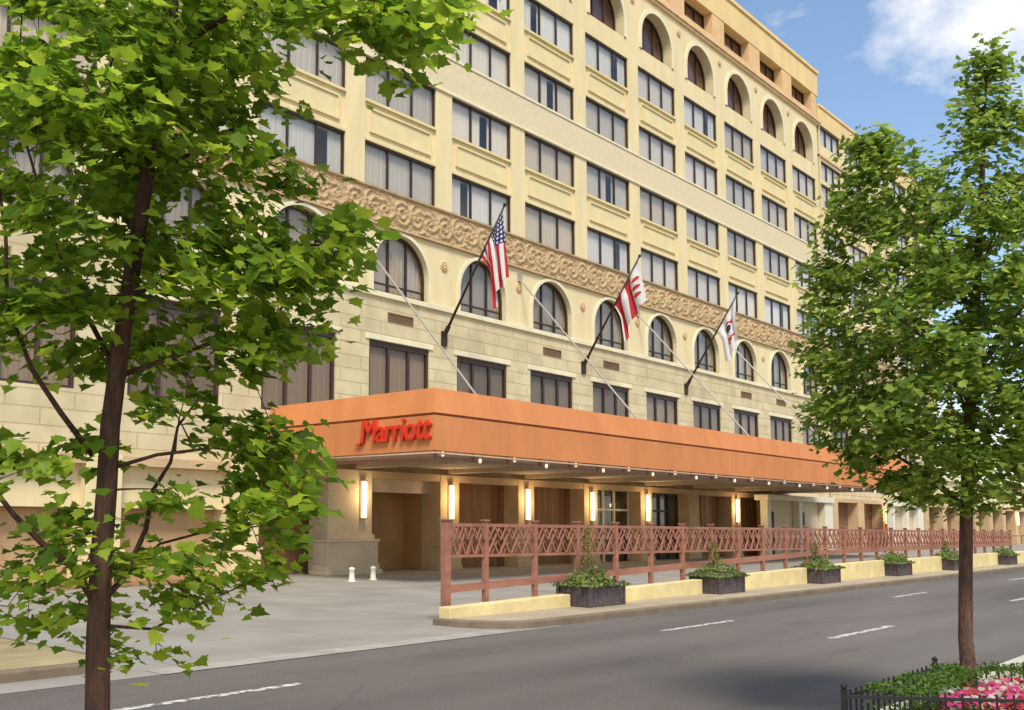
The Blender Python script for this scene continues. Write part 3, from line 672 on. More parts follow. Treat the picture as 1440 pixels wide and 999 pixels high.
# entrance portals
def portal(x0, x1, y, h, name_lab):
    r = empty('entrance_portal', (x0, y, 0), name_lab, 'doorway')
    g = MB(); wd = .45
    for x in (x0, (x0 + x1) / 2 - .4, x1 - 1.2): g.box(x, y, 0, x + wd if x < x1 - 1.3 else x1, y + .4, h - .3)
    g.box(x0 - .1, y - .1, h - .3, x1 + .1, y + .7, h); g.build('portal_frame', M['white'], r, bevel=.015)
    g = MB(); g.box(x0 + .1, y + .41, 0, x1 - .1, y + .46, h - .3); g.build('portal_wall', M['portal'], r)
    g = MB()
    for x in (x0 + .7, (x0 + x1) / 2 + .3): g.box(x, y + .35, 0, x + .9, y + .409, h - .9)
    g.build('portal_door', M['dark_fill'], r)
    return r
M['portal'] = mat('beige_portal', (.62, .50, .33), .8, .05, 2, .1, 20)
portal(52.4, 61.6, 23.1, 3.35, 'wide pale entrance portal with two dark doors behind the railing, left of the tree trunk')
portal(72.4, 79.0, 23.1, 3.35, 'narrow pale entrance portal just left of the right tree trunk')

# wall lamps
SC = [(-1, 'lit wall sconce on the broad pier left of the open garage bay'), (0, 'lit wall sconce above the first post of the brown railing, right of the garage bay'),
      (1, 'second lit wall sconce to the right of the garage bay'), (2, 'third lit wall sconce to the right of the garage bay, left of the glazed door'),
      (3, 'fourth lit wall sconce to the right of the garage bay, right of the glazed door'), (5, 'lit wall sconce left of the wide pale entrance portal'),
      (10, 'lit wall sconce between the two pale entrance portals'), (18, 'faint lit wall sconce right of the right tree trunk')]
s0 = None
for k, lab in SC:
    x = px_(k) + (.0 if k != -1 else -.02 ); x = x if k != -1 else 23.15
    if s0 is None:
        s0 = empty('wall_lamp', (x, Y0 - .35, 1.85)); r = s0
        g = L(); g.box(-.13, -.03, -.03, .13, -.002, 1.27); g.box(-.12, -.15, -.04, .12, -.03, .0); g.box(-.12, -.15, 1.22, .12, -.03, 1.26); g.build('back_plate', M['pipe'], r, org=(0, 0, 0))
        g = L(); g.tube([(0, -.09, 0.0), (0, -.09, 1.22)], .09, 12); g.build('lamp_glass', M['lamp_glow'], r, smooth=True, org=(0, 0, 0))
    else:
        r = copy_tree(s0); r.location = (x, Y0 - .35, 1.85)
    tag(r, lab, 'wall lamp', 'sconces on the ground floor piers')
    pl_ = bpy.data.lights.new('sconce_light', 'POINT'); pl_.energy = 17; pl_.color = (1, .74, .42); pl_.shadow_soft_size = .12
    po = bpy.data.objects.new('sconce_light', pl_); COL.objects.link(po); po.parent = r; po.location = (0, -.42, .75)

# ------------------------------------------------------------------ flags
def flag_mat(kind):
    m, nt, N, K, P = nodes('flag_cloth')
    uv = N.new('ShaderNodeUVMap'); s = N.new('ShaderNodeSeparateXYZ'); K.new(uv.outputs[0], s.inputs[0]); U, V = s.outputs[0], s.outputs[1]
    def mth(op, a, b=None, c=None):
        n = N.new('ShaderNodeMath'); n.operation = op
        for i, q in enumerate((a, b, c)):
            if q is None: continue
            if isinstance(q, (int, float)): n.inputs[i].default_value = q
            else: K.new(q, n.inputs[i])
        return n.outputs[0]
    def mix(f, a, b):
        n = N.new('ShaderNodeMix'); n.data_type = 'RGBA'; K.new(f, n.inputs[0])
        for i, q in ((6, a), (7, b)):
            if isinstance(q, tuple): n.inputs[i].default_value = (*q, 1)
            else: K.new(q, n.inputs[i])
        return n.outputs[2]
    RED, WH_, BL = (.55, .03, .035), (.78, .76, .74), (.035, .03, .14)
    if kind == 0:
        st = mth('LESS_THAN', mth('MODULO', mth('MULTIPLY', V, 6.5), 1), .5)
        c = mix(st, WH_, RED)
        cu_ = mth('MULTIPLY', mth('SUBTRACT', mth('MODULO', mth('MULTIPLY', U, 15), 1), .5), 1); cv = mth('SUBTRACT', mth('MODULO', mth('MULTIPLY', V, 13), 1), .5)
        dot = mth('LESS_THAN', mth('ADD', mth('MULTIPLY', cu_, cu_), mth('MULTIPLY', cv, cv)), .075)
        can_ = mix(dot, BL, WH_); ins = mth('MULTIPLY', mth('LESS_THAN', U, .4), mth('LESS_THAN', V, 7 / 13)); c = mix(ins, c, can_)
    elif kind == 1:
        b1 = mth('COMPARE', V, .45, .13); b2 = mth('COMPARE', V, .84, .13); c = mix(mth('MAXIMUM', b1, b2), WH_, RED)
        cu_ = mth('SUBTRACT', mth('MODULO', mth('MULTIPLY', mth('SUBTRACT', U, .2), 5), 1), .5); cv = mth('MULTIPLY', mth('SUBTRACT', V, .18), 3)
        d = mth('LESS_THAN', mth('ADD', mth('MULTIPLY', cu_, cu_), mth('MULTIPLY', cv, cv)), .07)
        d = mth('MULTIPLY', d, mth('COMPARE', U, .5, .3)); c = mix(d, c, RED)
    else:
        a = mth('SUBTRACT', U, .45); b = mth('SUBTRACT', V, .5)
        no = N.new('ShaderNodeTexNoise'); no.inputs['Scale'].default_value = 7; K.new(uv.outputs[0], no.inputs['Vector'])
        r_ = mth('ADD', mth('SQRT', mth('ADD', mth('MULTIPLY', a, a), mth('MULTIPLY', b, b))), mth('MULTIPLY', mth('SUBTRACT', no.outputs['Fac'], .5), .35))
        c = mix(mth('COMPARE', r_, .2, .055), WH_, RED); c = mix(mth('LESS_THAN', r_, .07), c, BL)
    K.new(c, P.inputs['Base Color']); P.inputs['Roughness'].default_value = .85
    tr = N.new('ShaderNodeBsdfTranslucent'); K.new(c, tr.inputs[0]); mx = N.new('ShaderNodeMixShader'); mx.inputs[0].default_value = .3
    K.new(P.outputs[0], mx.inputs[1]); K.new(tr.outputs[0], mx.inputs[2]); K.new(mx.outputs[0], N['Material Output'].inputs['Surface'])
    return m
def flag(x, kind, lab, sway, seed, fly=2.5):
    base = Vector((x, Y0, 8.62)); tip = Vector((x, 21.6, 13.06)); d = (base - tip).normalized()
    ns, ntt = 40, 44; vs = []; uvs = []
    rr = random.Random(seed); ph = rr.uniform(0, 6)
    a = tip + d * .12; Lh = 1.9 if kind != 1 else 2.2
    for j in range(ntt + 1):
        t = j / ntt
        for i in range(ns + 1):
            s = i / ns
            gather = 1 - (.42 if kind != 1 else .15) * min(1, t * 2.2) ** .8
            sc_ = .42 + (s - .42) * gather
            p = a + d * (Lh * sc_)
            drop = fly * t * (.86 + .10 * s)
            amp = .17 * min(1, t * 3)
            p = p + Vector((sway * t * .9 + amp * math.sin(s * 14 + ph + 1.2 * t), amp * .55 * math.cos(s * 14 + ph + .8 * t) - .10 * t, -drop - .1 * math.sin(s * 7 + ph) * t))
            vs.append(p); uvs.append((t, s))
    fs = [(j * (ns + 1) + i, j * (ns + 1) + i + 1, (j + 1) * (ns + 1) + i + 1, (j + 1) * (ns + 1) + i) for j in range(ntt) for i in range(ns)]
    g = MB(); g.add(vs, fs); o = g.build('flag', flag_mat(kind), None, smooth=True, org=tuple(a))
    o.location = a; uvl = o.data.uv_layers.new(name='UVMap')
    for l in o.data.loops: uvl.data[l.index].uv = uvs[l.vertex_index]
    tag(o, lab, 'flag')
    return o
def flagpole(x, lab):
    r = empty('flagpole', (x, Y0, 8.62), lab, 'flagpole', 'angled flagpoles on the facade')
    base = Vector((x, Y0, 8.62)); tip = Vector((x, 21.6, 13.06)); d = (tip - base).normalized()
    g = MB(); g.tube([base + d * .05, tip], [.055, .035], 10); g.build('pole', M['pole'], r, smooth=True)
    g = MB(); c = tip + d * .05; g.lathe(c, [(.01, -.07), (.055, -.04), (.07, 0), (.055, .045), (.01, .07)], 10); g.build('finial', M['pole'], r, smooth=True)
    g = MB(); g.tube([base - d * .12, base + d * .5], [.1, .085], 10); g.box(x - .14, Y0 - .08, 8.3, x + .14, Y0 - .003, 8.85); g.build('wall_bracket', M['pole'], r)
PK = [(0, 'left angled flagpole, holding the striped flag with a dark blue corner'), (2, 'middle angled flagpole, holding the white flag with red bars'), (4, 'right angled flagpole, holding the white flag with a small red emblem')]
for k, lab in PK: flagpole(px_(k) , lab)
flag(px_(0), 0, 'limp red and white striped flag with a dark blue starred corner', .35, 3, 2.35)
flag(px_(2), 1, 'limp white flag with two broad red bars', .5, 8, 1.7)
flag(px_(4), 2, 'limp white flag with a small red and blue emblem', .35, 5, 2.2)

# ------------------------------------------------------------------ railing
RY = 11.42
rail = empty('terrace_railing', (12.9, RY, .124), 'long reddish brown lattice railing between the sidewalk and the hotel forecourt', 'railing')
posts = [12.95, 14.02, 15.5] + [15.5 + 1.43 * i for i in range(1, 26)]
ztop = lambda x: 1.71 - .0055 * (x - 12.9)
zbot = lambda x: min(.57 + .021 * (x - 13), .92)
for i, x in enumerate(posts):
    g = MB(); w_ = .046 if i else .065; g.box(x - w_, RY - w_, .005, x + w_, RY + w_, ztop(x) + .03); g.box(x - w_ - .02, RY - w_ - .02, ztop(x) + .03, x + w_ + .02, RY + w_ + .02, ztop(x) + .06)
    g.build('post', M['rail'], rail, bevel=.006)
    if i + 1 < len(posts):
        x2 = posts[i + 1]; a, b = x + .055, x2 - .055; g = MB()
        t0, t1 = ztop(x) - .04, ztop(x2) - .04; m0, m1 = t0 - .54, t1 - .54
        g.bar((a, RY, t0), (b, RY, t1), .07, .06); g.bar((a, RY, m0), (b, RY, m1), .05, .05); g.build('top_rail', M['rail'], rail)
        g = MB(); g.bar((a, RY, zbot(x)), (b, RY, zbot(x2)), .07, .13); g.build('bottom_rail', M['rail'], rail)
        g = MB(); n = 4; w = (b - a) / n
        for q in range(n):
            xa = a + q * w; xb = xa + w
            g.bar((xa, RY - .014, m0 + .02), (xb, RY - .014, t0 - .02), .024, .036); g.bar((xa, RY + .014, t0 - .02), (xb, RY + .014, m0 + .02), .024, .036)
            xm = (xa + xb) / 2
            g.bar((xa, RY - .036, (m0 + t0) / 2), (xm, RY - .036, t0 - .02), .018, .026); g.bar((xm, RY - .036, t0 - .02), (xb, RY - .036, (m0 + t0) / 2), .018, .026)
            g.bar((xa, RY + .036, (m0 + t0) / 2), (xm, RY + .036, m0 + .02), .018, .026); g.bar((xm, RY + .036, m0 + .02), (xb, RY + .036, (m0 + t0) / 2), .018, .026)
        g.build('lattice_panel', M['rail'], rail)

# low yellow walls and planters
PLX = [16.15, 21.45, 27.45, 33.6, 39.6, 47.3, 56.0]
seg = []; x = 12.6
for p in PLX: seg.append((x, p - .05)); x = p + 1.3
seg.append((x, 75))
ordn = ['from the driveway corner to the first planter', 'between the first and second planters', 'between the second and third planters', 'between the third and fourth planters', 'between the fourth and fifth planters',
        'between the fifth planter and the one right of the tree trunk', 'right of the tree trunk, before the farthest planter', 'beyond the farthest planter']
for (a, b), lab in zip(seg, ordn):
    za, zb_ = min(.30 + .017 * (a - 12.6), .6), min(.30 + .017 * (b - 12.6), .62)
    r = (a, 11.0, .12); g = MB()
    g.add([(a, 11.02, .1), (b, 11.02, .1), (b, 11.27, .1), (a, 11.27, .1), (a, 11.02, za), (b, 11.02, zb_), (b, 11.27, zb_), (a, 11.27, za)],
          [(0, 3, 2, 1), (4, 5, 6, 7), (0, 1, 5, 4), (1, 2, 6, 5), (2, 3, 7, 6), (3, 0, 4, 7)])
    o = g.build('low_wall', M['wall_yellow'], None, org=r, bevel=.015); o.location = r
    tag(o, 'low pale yellow wall ' + lab, 'low wall', 'low yellow walls along the sidewalk')

def leaf_shape(kind):
    if kind == 'maple':
        o = [(0, -.42), (.12, -.36), (.36, -.30), (.34, -.12), (.54, .06), (.33, .12), (.30, .26), (.17, .28), (0, .58), (-.17, .28), (-.30, .26), (-.33, .12), (-.54, .06), (-.34, -.12), (-.36, -.30), (-.12, -.36)]
    elif kind == 'oval':
        o = [(0, -.5), (.2, -.2), (.22, .1), (0, .5), (-.22, .1), (-.2, -.2)]
    else:
        o = [(math.cos(a * math.pi / 3) * .5, math.sin(a * math.pi / 3) * .5) for a in range(6)]
    v = [(0, -.05, 0)] + [(x, y, abs(x) * .28 - .12 * max(0, y)) for x, y in o]
    n = len(o); f = [(0, i + 1, (i + 1) % n + 1) for i in range(n)]
    return np.array(v, float), np.array(f)
def leaves_mesh(name, m, pos, nrm, size, kind, parent=None, org=(0, 0, 0), droop=None):
    base, faces = leaf_shape(kind); pos = np.asarray(pos, float); n = len(pos)
    nrm = np.asarray(nrm, float); nrm /= np.linalg.norm(nrm, axis=1)[:, None] + 1e-9
    a = rng.normal(size=(n, 3))
    if droop is not None: a = a * .6 + np.asarray(droop)
    t = a - (a * nrm).sum(1)[:, None] * nrm; t /= np.linalg.norm(t, axis=1)[:, None] + 1e-9
    b = np.cross(t, nrm)
    s = (size * rng.uniform(.5, 1.35, n))[:, None, None]
    curl = rng.uniform(.2, 1.8, n)[:, None, None]
    V = (b[:, None, :] * base[None, :, 0, None] + t[:, None, :] * base[None, :, 1, None] + nrm[:, None, :] * base[None, :, 2, None] * curl) * s + (pos - np.asarray(org))[:, None, :]
    nb = len(base); Fc = (faces[None] + (np.arange(n) * nb)[:, None, None]).reshape(-1, 3)
    me = bpy.data.meshes.new(name); me.vertices.add(n * nb); me.vertices.foreach_set('co', V.reshape(-1).astype(np.float32))
    me.loops.add(len(Fc) * 3); me.loops.foreach_set('vertex_index', Fc.reshape(-1).astype(np.int32)); me.polygons.add(len(Fc))
    me.polygons.foreach_set('loop_start', np.arange(0, len(Fc) * 3, 3, dtype=np.int32))
    me.update(calc_edges=True); me.validate(); me.materials.append(m)
    o = bpy.data.objects.new(name, me); COL.objects.link(o)
    if parent is not None: o.parent = parent
    return o

def planter(x, y, lab, shrub, proto=None):
    r = empty('planter_box', (x, y, .124), lab, 'planter', 'wooden planters along the sidewalk')
    W_, D_, H_ = 1.2, .72, .44
    g = MB(); n = 8; X0, X1, Ya, Yb = x, x + W_, y - D_ / 2, y + D_ / 2; z0 = .135
    for i in range(n):
        a = X0 + W_ * i / n; b = a + W_ / n - .012; j = random.uniform(-.004, .004)
        g.box(a, Ya + j, z0, b, Ya + .03, z0 + H_); g.box(a, Yb - .03, z0, b, Yb + j, z0 + H_)
    for i in range(5):
        a = Ya + .032 + (D_ - .064) * i / 5; b = a + (D_ - .064) / 5 - .01
        g.box(X0 + .002, a, z0, X0 + .03, b, z0 + H_); g.box(X1 - .03, a, z0, X1 - .014, b, z0 + H_)
    g.build('box', M['planter'], r)
    for cx_, cy_ in ((X0, Ya), (X1 - .012, Ya), (X0, Yb), (X1 - .012, Yb)):
        g = MB(); g.box(cx_ - .03, cy_ - .03, .125, cx_ + .035, cy_ + .03, z0 + H_ + .02); g.build('corner_post', M['planter'], r)
    g = MB()
    g.box(X0 + .035, Ya - .025, z0 + H_ - .07, X1 - .045, Ya - .006, z0 + H_); g.build('rim', M['planter'], r); g = MB(); g.box(X0 - .025, Ya + .03, z0 + H_ - .07, X0 - .001, Yb - .03, z0 + H_)
    g.build('rim', M['planter'], r)
    g = MB(); g.box(X0 + .035, Ya + .035, z0 + .02, X1 - .035, Yb - .035, z0 + H_ - .05); g.build('soil', M['soil'], r)
    n = int(rng.integers(1100, 1500)); hh_ = rng.uniform(.28, .4); P = np.stack([rng.uniform(X0 - .12, X1 + .12, n), rng.uniform(Ya - .12, Yb + .12, n), np.zeros(n)], 1)
    c = np.array([x + W_ / 2, y, 0]); e = ((P[:, 0] - c[0]) / .75) ** 2 + ((P[:, 1] - c[1]) / .5) ** 2
    bumps = .08 * np.sin(P[:, 0] * 9 + x) * np.sin(P[:, 1] * 8)
    P[:, 2] = z0 + H_ - .06 + rng.uniform(0, 1, n) * np.maximum(.03, hh_ * (1 - e) + bumps)
    nr = np.stack([(P[:, 0] - c[0]) * 1.2, (P[:, 1] - c[1]) * 1.5, np.full(n, .8)], 1) + rng.normal(0, .5, (n, 3))
    leaves_mesh('foliage', M['plant'], P, nr, .085, 'oval', r, tuple(r.location))
    if shrub:
        n = 300; h = rng.uniform(0, 1, n) ** .8; a = rng.uniform(0, 6.28, n); rad = (.20 * (1 - h) ** .8 * (h * 6).clip(0, 1) + .03) * rng.uniform(.35, 1.1, n)
        P = np.stack([x + .55 + rad * np.cos(a), y + .05 + rad * np.sin(a), z0 + H_ + .18 + h * shrub], 1)
        nr = np.stack([np.cos(a), np.sin(a), np.full(n, .6)], 1) + rng.normal(0, .5, (n, 3))
        leaves_mesh('shrub', M['shrub'], P, nr, .055, 'oval', r, tuple(r.location))
        g = MB(); g.tube([(x + .55, y + .05, z0 + H_ - .1), (x + .56, y + .05, z0 + H_ + .25 + shrub * .5)], [.018, .008], 6); g.build('shrub_stem', M['bark_warm'], r)
PL = ['largest and nearest wooden planter, at the left end of the row, with green plants', 'second planter from the left, on the sidewalk below the railing', 'third planter from the left in the row below the railing',
      'fourth planter from the left, left of the street tree trunk', 'planter just left of the right street tree trunk', 'planter just right of the right street tree trunk', 'farthest tiny planter at the right end of the row']
for x, lab, sh in zip(PLX, PL, (.85, .55, .45, 0, .4, 0, 0)): planter(x, 10.98, lab, sh)

# bollards in front of the broad pier
for i, (bxx, byy, lab) in enumerate([(19.75, 21.0, 'left of two short white bollards in front of the broad pier'), (20.75, 21.15, 'right of two short white bollards in front of the broad pier')]):
    r = empty('bollard', (bxx, byy, .004), lab, 'bollard', 'white bollards by the garage bay')
    g = MB(); g.lathe((bxx, byy, .004), [(.13, 0), (.13, .03), (.085, .05), (.075, .32), (.09, .34), (.09, .38), (.06, .41), (.01, .42)], 12); g.build('post', M['white'], r, smooth=True)

# ------------------------------------------------------------------ trees
def bez(a, b, c, n):
    return [a * (1 - t) ** 2 + b * 2 * t * (1 - t) + c * t * t for t in [i / n for i in range(n + 1)]]
def tree(name, lab, cat, trunk, limbs, clumps, leaf_size, leaves_per, bark, leafm, clump_r, flat=.45, twig0=.006, seed=1):
    """trunk: list of (Vector, radius); limbs: list of (list of Vector, r0, r1); clumps: list of Vector"""
    rnd = random.Random(seed)
    root = empty(name, trunk[0][0], lab, cat)
    g = MB(); g.tube([p for p, r in trunk], [r for p, r in trunk], 12); g.build('trunk', bark, root, smooth=True)
    skel = [(p, r) for p, r in trunk[len(trunk) // 5:]]
    g = MB()
    for pts, r0, r1 in limbs:
        n = len(pts); jit = []
        for i in range(n): jit.append(pts[i])
        rr = [r0 + (r1 - r0) * i / (n - 1) for i in range(n)]
        g.tube(jit, rr, 8)
        for i in range(n - 1):
            for q in (0, .33, .66): skel.append((jit[i].lerp(jit[i + 1], q), rr[i]))
        skel.append((jit[-1], rr[-1]))
    Ls = []; Ns = []; D = []
    ax = root.location
    for c in sorted(clumps, key=lambda c: min((c - s[0]).length for s in skel)):
        best = min(skel, key=lambda s: (c - s[0]).length + .6 * max(0, s[0].z - c.z + .05))
        a = best[0]; mid = a.lerp(c, .5) + Vector((0, 0, .10 * (c - a).length)) + Vector([rnd.uniform(-.06, .06) * (c - a).length for _ in range(3)])
        pts = bez(a, mid, c, 4); r0 = min(best[1] * .6, .004 + .010 * (c - a).length)
        g.tube(pts, [r0 + (.002 - r0) * i / 4 for i in range(5)], 5)
        for q in pts[2:]: skel.append((q, .004))
        k = leaves_per; out = (c - trunk[len(trunk) // 2][0]); out.z = 0
        if out.length > 0: out.normalize()
        tilt = Vector([rnd.gauss(0, .3) for _ in range(3)]) + out * .35
        cr_ = clump_r * rnd.uniform(.6, 1.3)
        for _ in range(int(k * rnd.uniform(.6, 1.3))):
            d = Vector([rnd.gauss(0, .5) for _ in range(3)]); d.z *= flat
            if d.length > 1.05: d *= 1.05 / d.length
            d = d * cr_; d.z -= (d.x ** 2 + d.y ** 2) / cr_ * .25
            Ls.append(c + d); Ns.append(Vector((0, 0, 1)) + tilt * .7 + Vector([rnd.gauss(0, .38) for _ in range(3)])); D.append(Vector((out.x, out.y, -.5)) + d * 4)
    g.build('branches', bark, root, smooth=True)
    leaves_mesh('crown', leafm, [tuple(x) for x in Ls], [tuple(x) for x in Ns], leaf_size, 'maple', root, tuple(root.location), [tuple(x) for x in D])
    return root
gaps = [(95, 560, 45, 45), (20, 320, 30, 26), (270, 640, 34, 36), (40, 700, 60, 22), (95, 250, 18, 22), (300, 530, 34, 28), (120, 20, 22, 16), (290, 300, 20, 18), (60, 470, 22, 16), (250, 430, 20, 16), (400, 410, 22, 14), (330, 130, 25, 18)]
def sample(ells, rnd, seedd=None):
    out = []
    for cx_, cy_, rx_, ry_, n, d0, d1 in ells:
        k = 0
        while k < n:
            a, b = rnd.uniform(-1, 1), rnd.uniform(-1, 1)
            if a * a + b * b > 1: continue
            px0, py0, dd0 = cx_ + a * rx_, cy_ + b * ry_, rnd.uniform(d0, d1)
            k += 1
            tx = 137 + (999 - py0) * .095
            if dd0 < 4.75 and abs(px0 - tx) < 38 and py0 > 180: dd0 = rnd.uniform(4.85, 5.3)
            if math.sin(px0 * .021 + 2.1 * math.sin(py0 * .011)) * math.sin(py0 * .034 + px0 * .006) > .62 and rnd.random() < .8: continue
            if any((px0 - u) ** 2 / (a_ * a_) + (py0 - v) ** 2 / (b_ * b_) < 1 for u, v, a_, b_ in gaps): continue
            out.append(at(px0, py0, dd0))
    return out
rnd = random.Random(4)
base = Vector((2.47, 4.43, .146))
tk = [(base, .085), (base + Vector((0, 0, .12)), .066)]
for x, y, r_ in ((137, 999, .060), (138, 900, .057), (142, 790, .053), (150, 690, .050), (155, 600, .047), (168, 500, .043), (186, 380, .040), (203, 270, .036), (212, 215, .033)):
    tk.append((at(x, y, 4.7), r_))
P2 = lambda *a: [at(x, y, d) for x, y, d in a]
limbs = [(P2((212, 215, 4.7), (216, 150, 4.7), (222, 80, 4.72), (228, 0, 4.75), (235, -90, 4.8)), .028, .018),
         (P2((210, 222, 4.7), (228, 150, 4.68), (240, 80, 4.62), (246, 0, 4.6), (255, -90, 4.5)), .024, .016),
         (P2((240, 80, 4.62), (290, 40, 4.5), (350, 10, 4.4), (430, -20, 4.3), (520, -30, 4.2), (600, -20, 4.2), (650, 0, 4.2)), .016, .005),
         (P2((140, 860, 4.7), (105, 800, 4.6), (60, 765, 4.5), (20, 725, 4.4), (-30, 660, 4.3)), .020, .010),
         (P2((140, 850, 4.7), (175, 812, 4.8), (205, 745, 4.9), (215, 690, 5.0), (240, 650, 5.05), (250, 600, 5.1), (280, 560, 5.15)), .017, .005),
         (P2((195, 790, 4.85), (225, 765, 4.95), (300, 745, 5.1), (370, 740, 5.2)), .009, .004),
         (P2((145, 880, 4.7), (215, 885, 4.6), (280, 850, 4.5), (350, 820, 4.4)), .009, .003),
         (P2((130, 640, 4.72), (85, 580, 4.6), (45, 520, 4.5), (10, 430, 4.4), (8, 330, 4.3), (-10, 200, 4.3)), .015, .007),
         (P2((163, 520, 4.7), (120, 440, 4.85), (85, 360, 4.95), (60, 280, 5.0), (30, 180, 5.0)), .014, .006),
         (P2((180, 420, 4.7), (260, 375, 4.75), (340, 355, 4.75), (420, 345, 4.75), (490, 345, 4.8)), .014, .005),
         (P2((165, 530, 4.7), (250, 500, 4.85), (330, 470, 4.95), (390, 440, 5.0), (430, 395, 5.05)), .013, .005),
         (P2((205, 250, 4.7), (270, 215, 4.65), (330, 190, 4.6), (390, 215, 4.6)), .013, .004),
         (P2((152, 660, 4.7), (220, 640, 4.6), (300, 630, 4.55), (390, 640, 4.5)), .011, .004),
         (P2((216, 150, 4.7), (150, 110, 4.6), (80, 90, 4.5), (0, 70, 4.4)), .014, .006)]
ell = [(60, 150, 90, 120, 26, 3.7, 4.5), (110, 60, 150, 110, 66, 4.1, 5.4), (270, 70, 110, 90, 46, 4.2, 5.3), (360, 10, 90, 45, 14, 4.1, 5.0), (540, 15, 115, 42, 26, 3.9, 4.6), (555, 70, 35, 28, 5, 4.0, 4.4),
       (90, 220, 160, 110, 62, 4.0, 5.4), (250, 210, 100, 80, 28, 4.2, 5.2), (350, 175, 50, 60, 9, 4.3, 4.9), (390, 240, 30, 24, 3, 4.4, 4.7),
       (320, 340, 140, 70, 44, 4.1, 5.3), (440, 355, 80, 60, 24, 4.2, 5.0), (130, 380, 170, 90, 46, 4.0, 5.4), (350, 450, 100, 55, 20, 4.3, 5.2),
       (240, 520, 130, 60, 18, 4.2, 5.3), (70, 470, 100, 60, 14, 4.2, 5.2), (60, 640, 110, 80, 30, 4.0, 5.2), (330, 600, 70, 30, 5, 4.5, 5.1), (385, 665, 75, 60, 22, 4.1, 5.2), (300, 690, 80, 60, 8, 4.4, 5.1),
       (360, 760, 60, 60, 10, 4.3, 4.9), (90, 770, 90, 60, 13, 4.2, 5.0), (230, 830, 120, 60, 16, 4.2, 4.9), (60, 850, 70, 30, 5, 4.2, 4.8), (180, 915, 45, 22, 4, 4.4, 4.7), (-60, 500, 60, 400, 30, 4.2, 5.2), (200, -90, 400, 60, 40, 4, 5.2)]
cl_ = sample(ell, rnd)
tree('maple_tree', 'large near maple at the left with dark trunk and broad lobed green leaves', 'tree', tk, limbs, cl_,   .076, 25, M['bark'], M['leaf'], .20, .38, seed=3)

base = Vector((9.15, 2.38, .30))
tk = [(base, .075), (base + Vector((0, 0, .10)), .062)]
B0 = at(1358, 965, 8.35)
for x, y, r_ in ((1358, 900, .056), (1358, 800, .053), (1359, 720, .050), (1362, 620, .045), (1368, 520, .042), (1374, 400, .033), (1380, 280, .023), (1384, 180, .014), (1388, 90, .006)):
    tk.append((at(x, y, 8.35), r_))
limbs = []
for x0, y0, x1, y1, r_ in ((1359, 725, 1250, 640, .025), (1360, 700, 1450, 600, .025), (1362, 650, 1180, 560, .022), (1366, 560, 1230, 400, .022), (1366, 540, 1480, 380, .022), (1370, 460, 1270, 260, .018), (1374, 400, 1450, 250, .015),
                       (1376, 350, 1200, 330, .016), (1362, 600, 1400, 480, .02), (1364, 590, 1300, 470, .02), (1360, 690, 1330, 560, .022), (1359, 715, 1420, 690, .02)):
    for dd in (rnd.uniform(-.9, -.2), rnd.uniform(.2, .9)):
        a = at(x0, y0 - rnd.uniform(0, 20), 8.35); c = at(x1 + rnd.uniform(-15, 15), y1 + rnd.uniform(-15, 15), 8.35 + dd); m_ = a.lerp(c, .5) + Vector((0, 0, .1))
        limbs.append((bez(a, m_, c, 6), r_ * .8, .005))
def cone_clumps():
    out = []
    # (y, left px, right px) silhouette read off the photograph
    prof = [(75, 1380, 1396), (120, 1358, 1418), (165, 1335, 1430), (214, 1330, 1425), (215, 1195, 1425), (260, 1195, 1450), (320, 1165, 1500), (400, 1150, 1520), (470, 1150, 1530), (540, 1130, 1530), (590, 1128, 1520), (640, 1190, 1500), (690, 1235, 1470), (715, 1300, 1430)]
    n = 0
    while n < 600:
        y = rnd.uniform(76, 714)
        for (ya, la, ra), (yb, lb, rb) in zip(prof, prof[1:]):
            if ya <= y < yb: t = (y - ya) / (yb - ya); l = la + (lb - la) * t; r_ = ra + (rb - ra) * t
        wid = r_ - l
        if rnd.random() > wid / 400 + .02: continue
        u = rnd.uniform(-1, 1); x = (l + r_) / 2 + u * wid / 2
        dm = math.sqrt(max(0, 1 - u * u)) * wid / 2 * 8.35 / F * .9
        # gaps of sky
        if 205 < y < 250 and 1262 < x < 1335 and rnd.random() < .95 - (y - 205) / 60: continue
        hsh = math.sin(x * .045 + 1.3) * math.sin(y * .05 + x * .013)
        if hsh < -.30 and rnd.random() < .88: continue
        out.append(at(x, y, 8.35 + rnd.uniform(-dm, dm))); n += 1
    for _ in range(9): out.append(at(rnd.uniform(1382, 1395), rnd.uniform(72, 112), 8.35 + rnd.uniform(-.08, .08)))
    for _ in range(14): out.append(at(rnd.uniform(1205, 1258), rnd.uniform(190, 225), 8.35 + rnd.uniform(-.3, .3)))
    return out
tree('street_tree', 'slim young street tree growing out of the flower bed at the right', 'tree', tk, limbs, cone_clumps(), .068, 42, M['bark_warm'], M['leaf2'], .20, .55, seed=9)

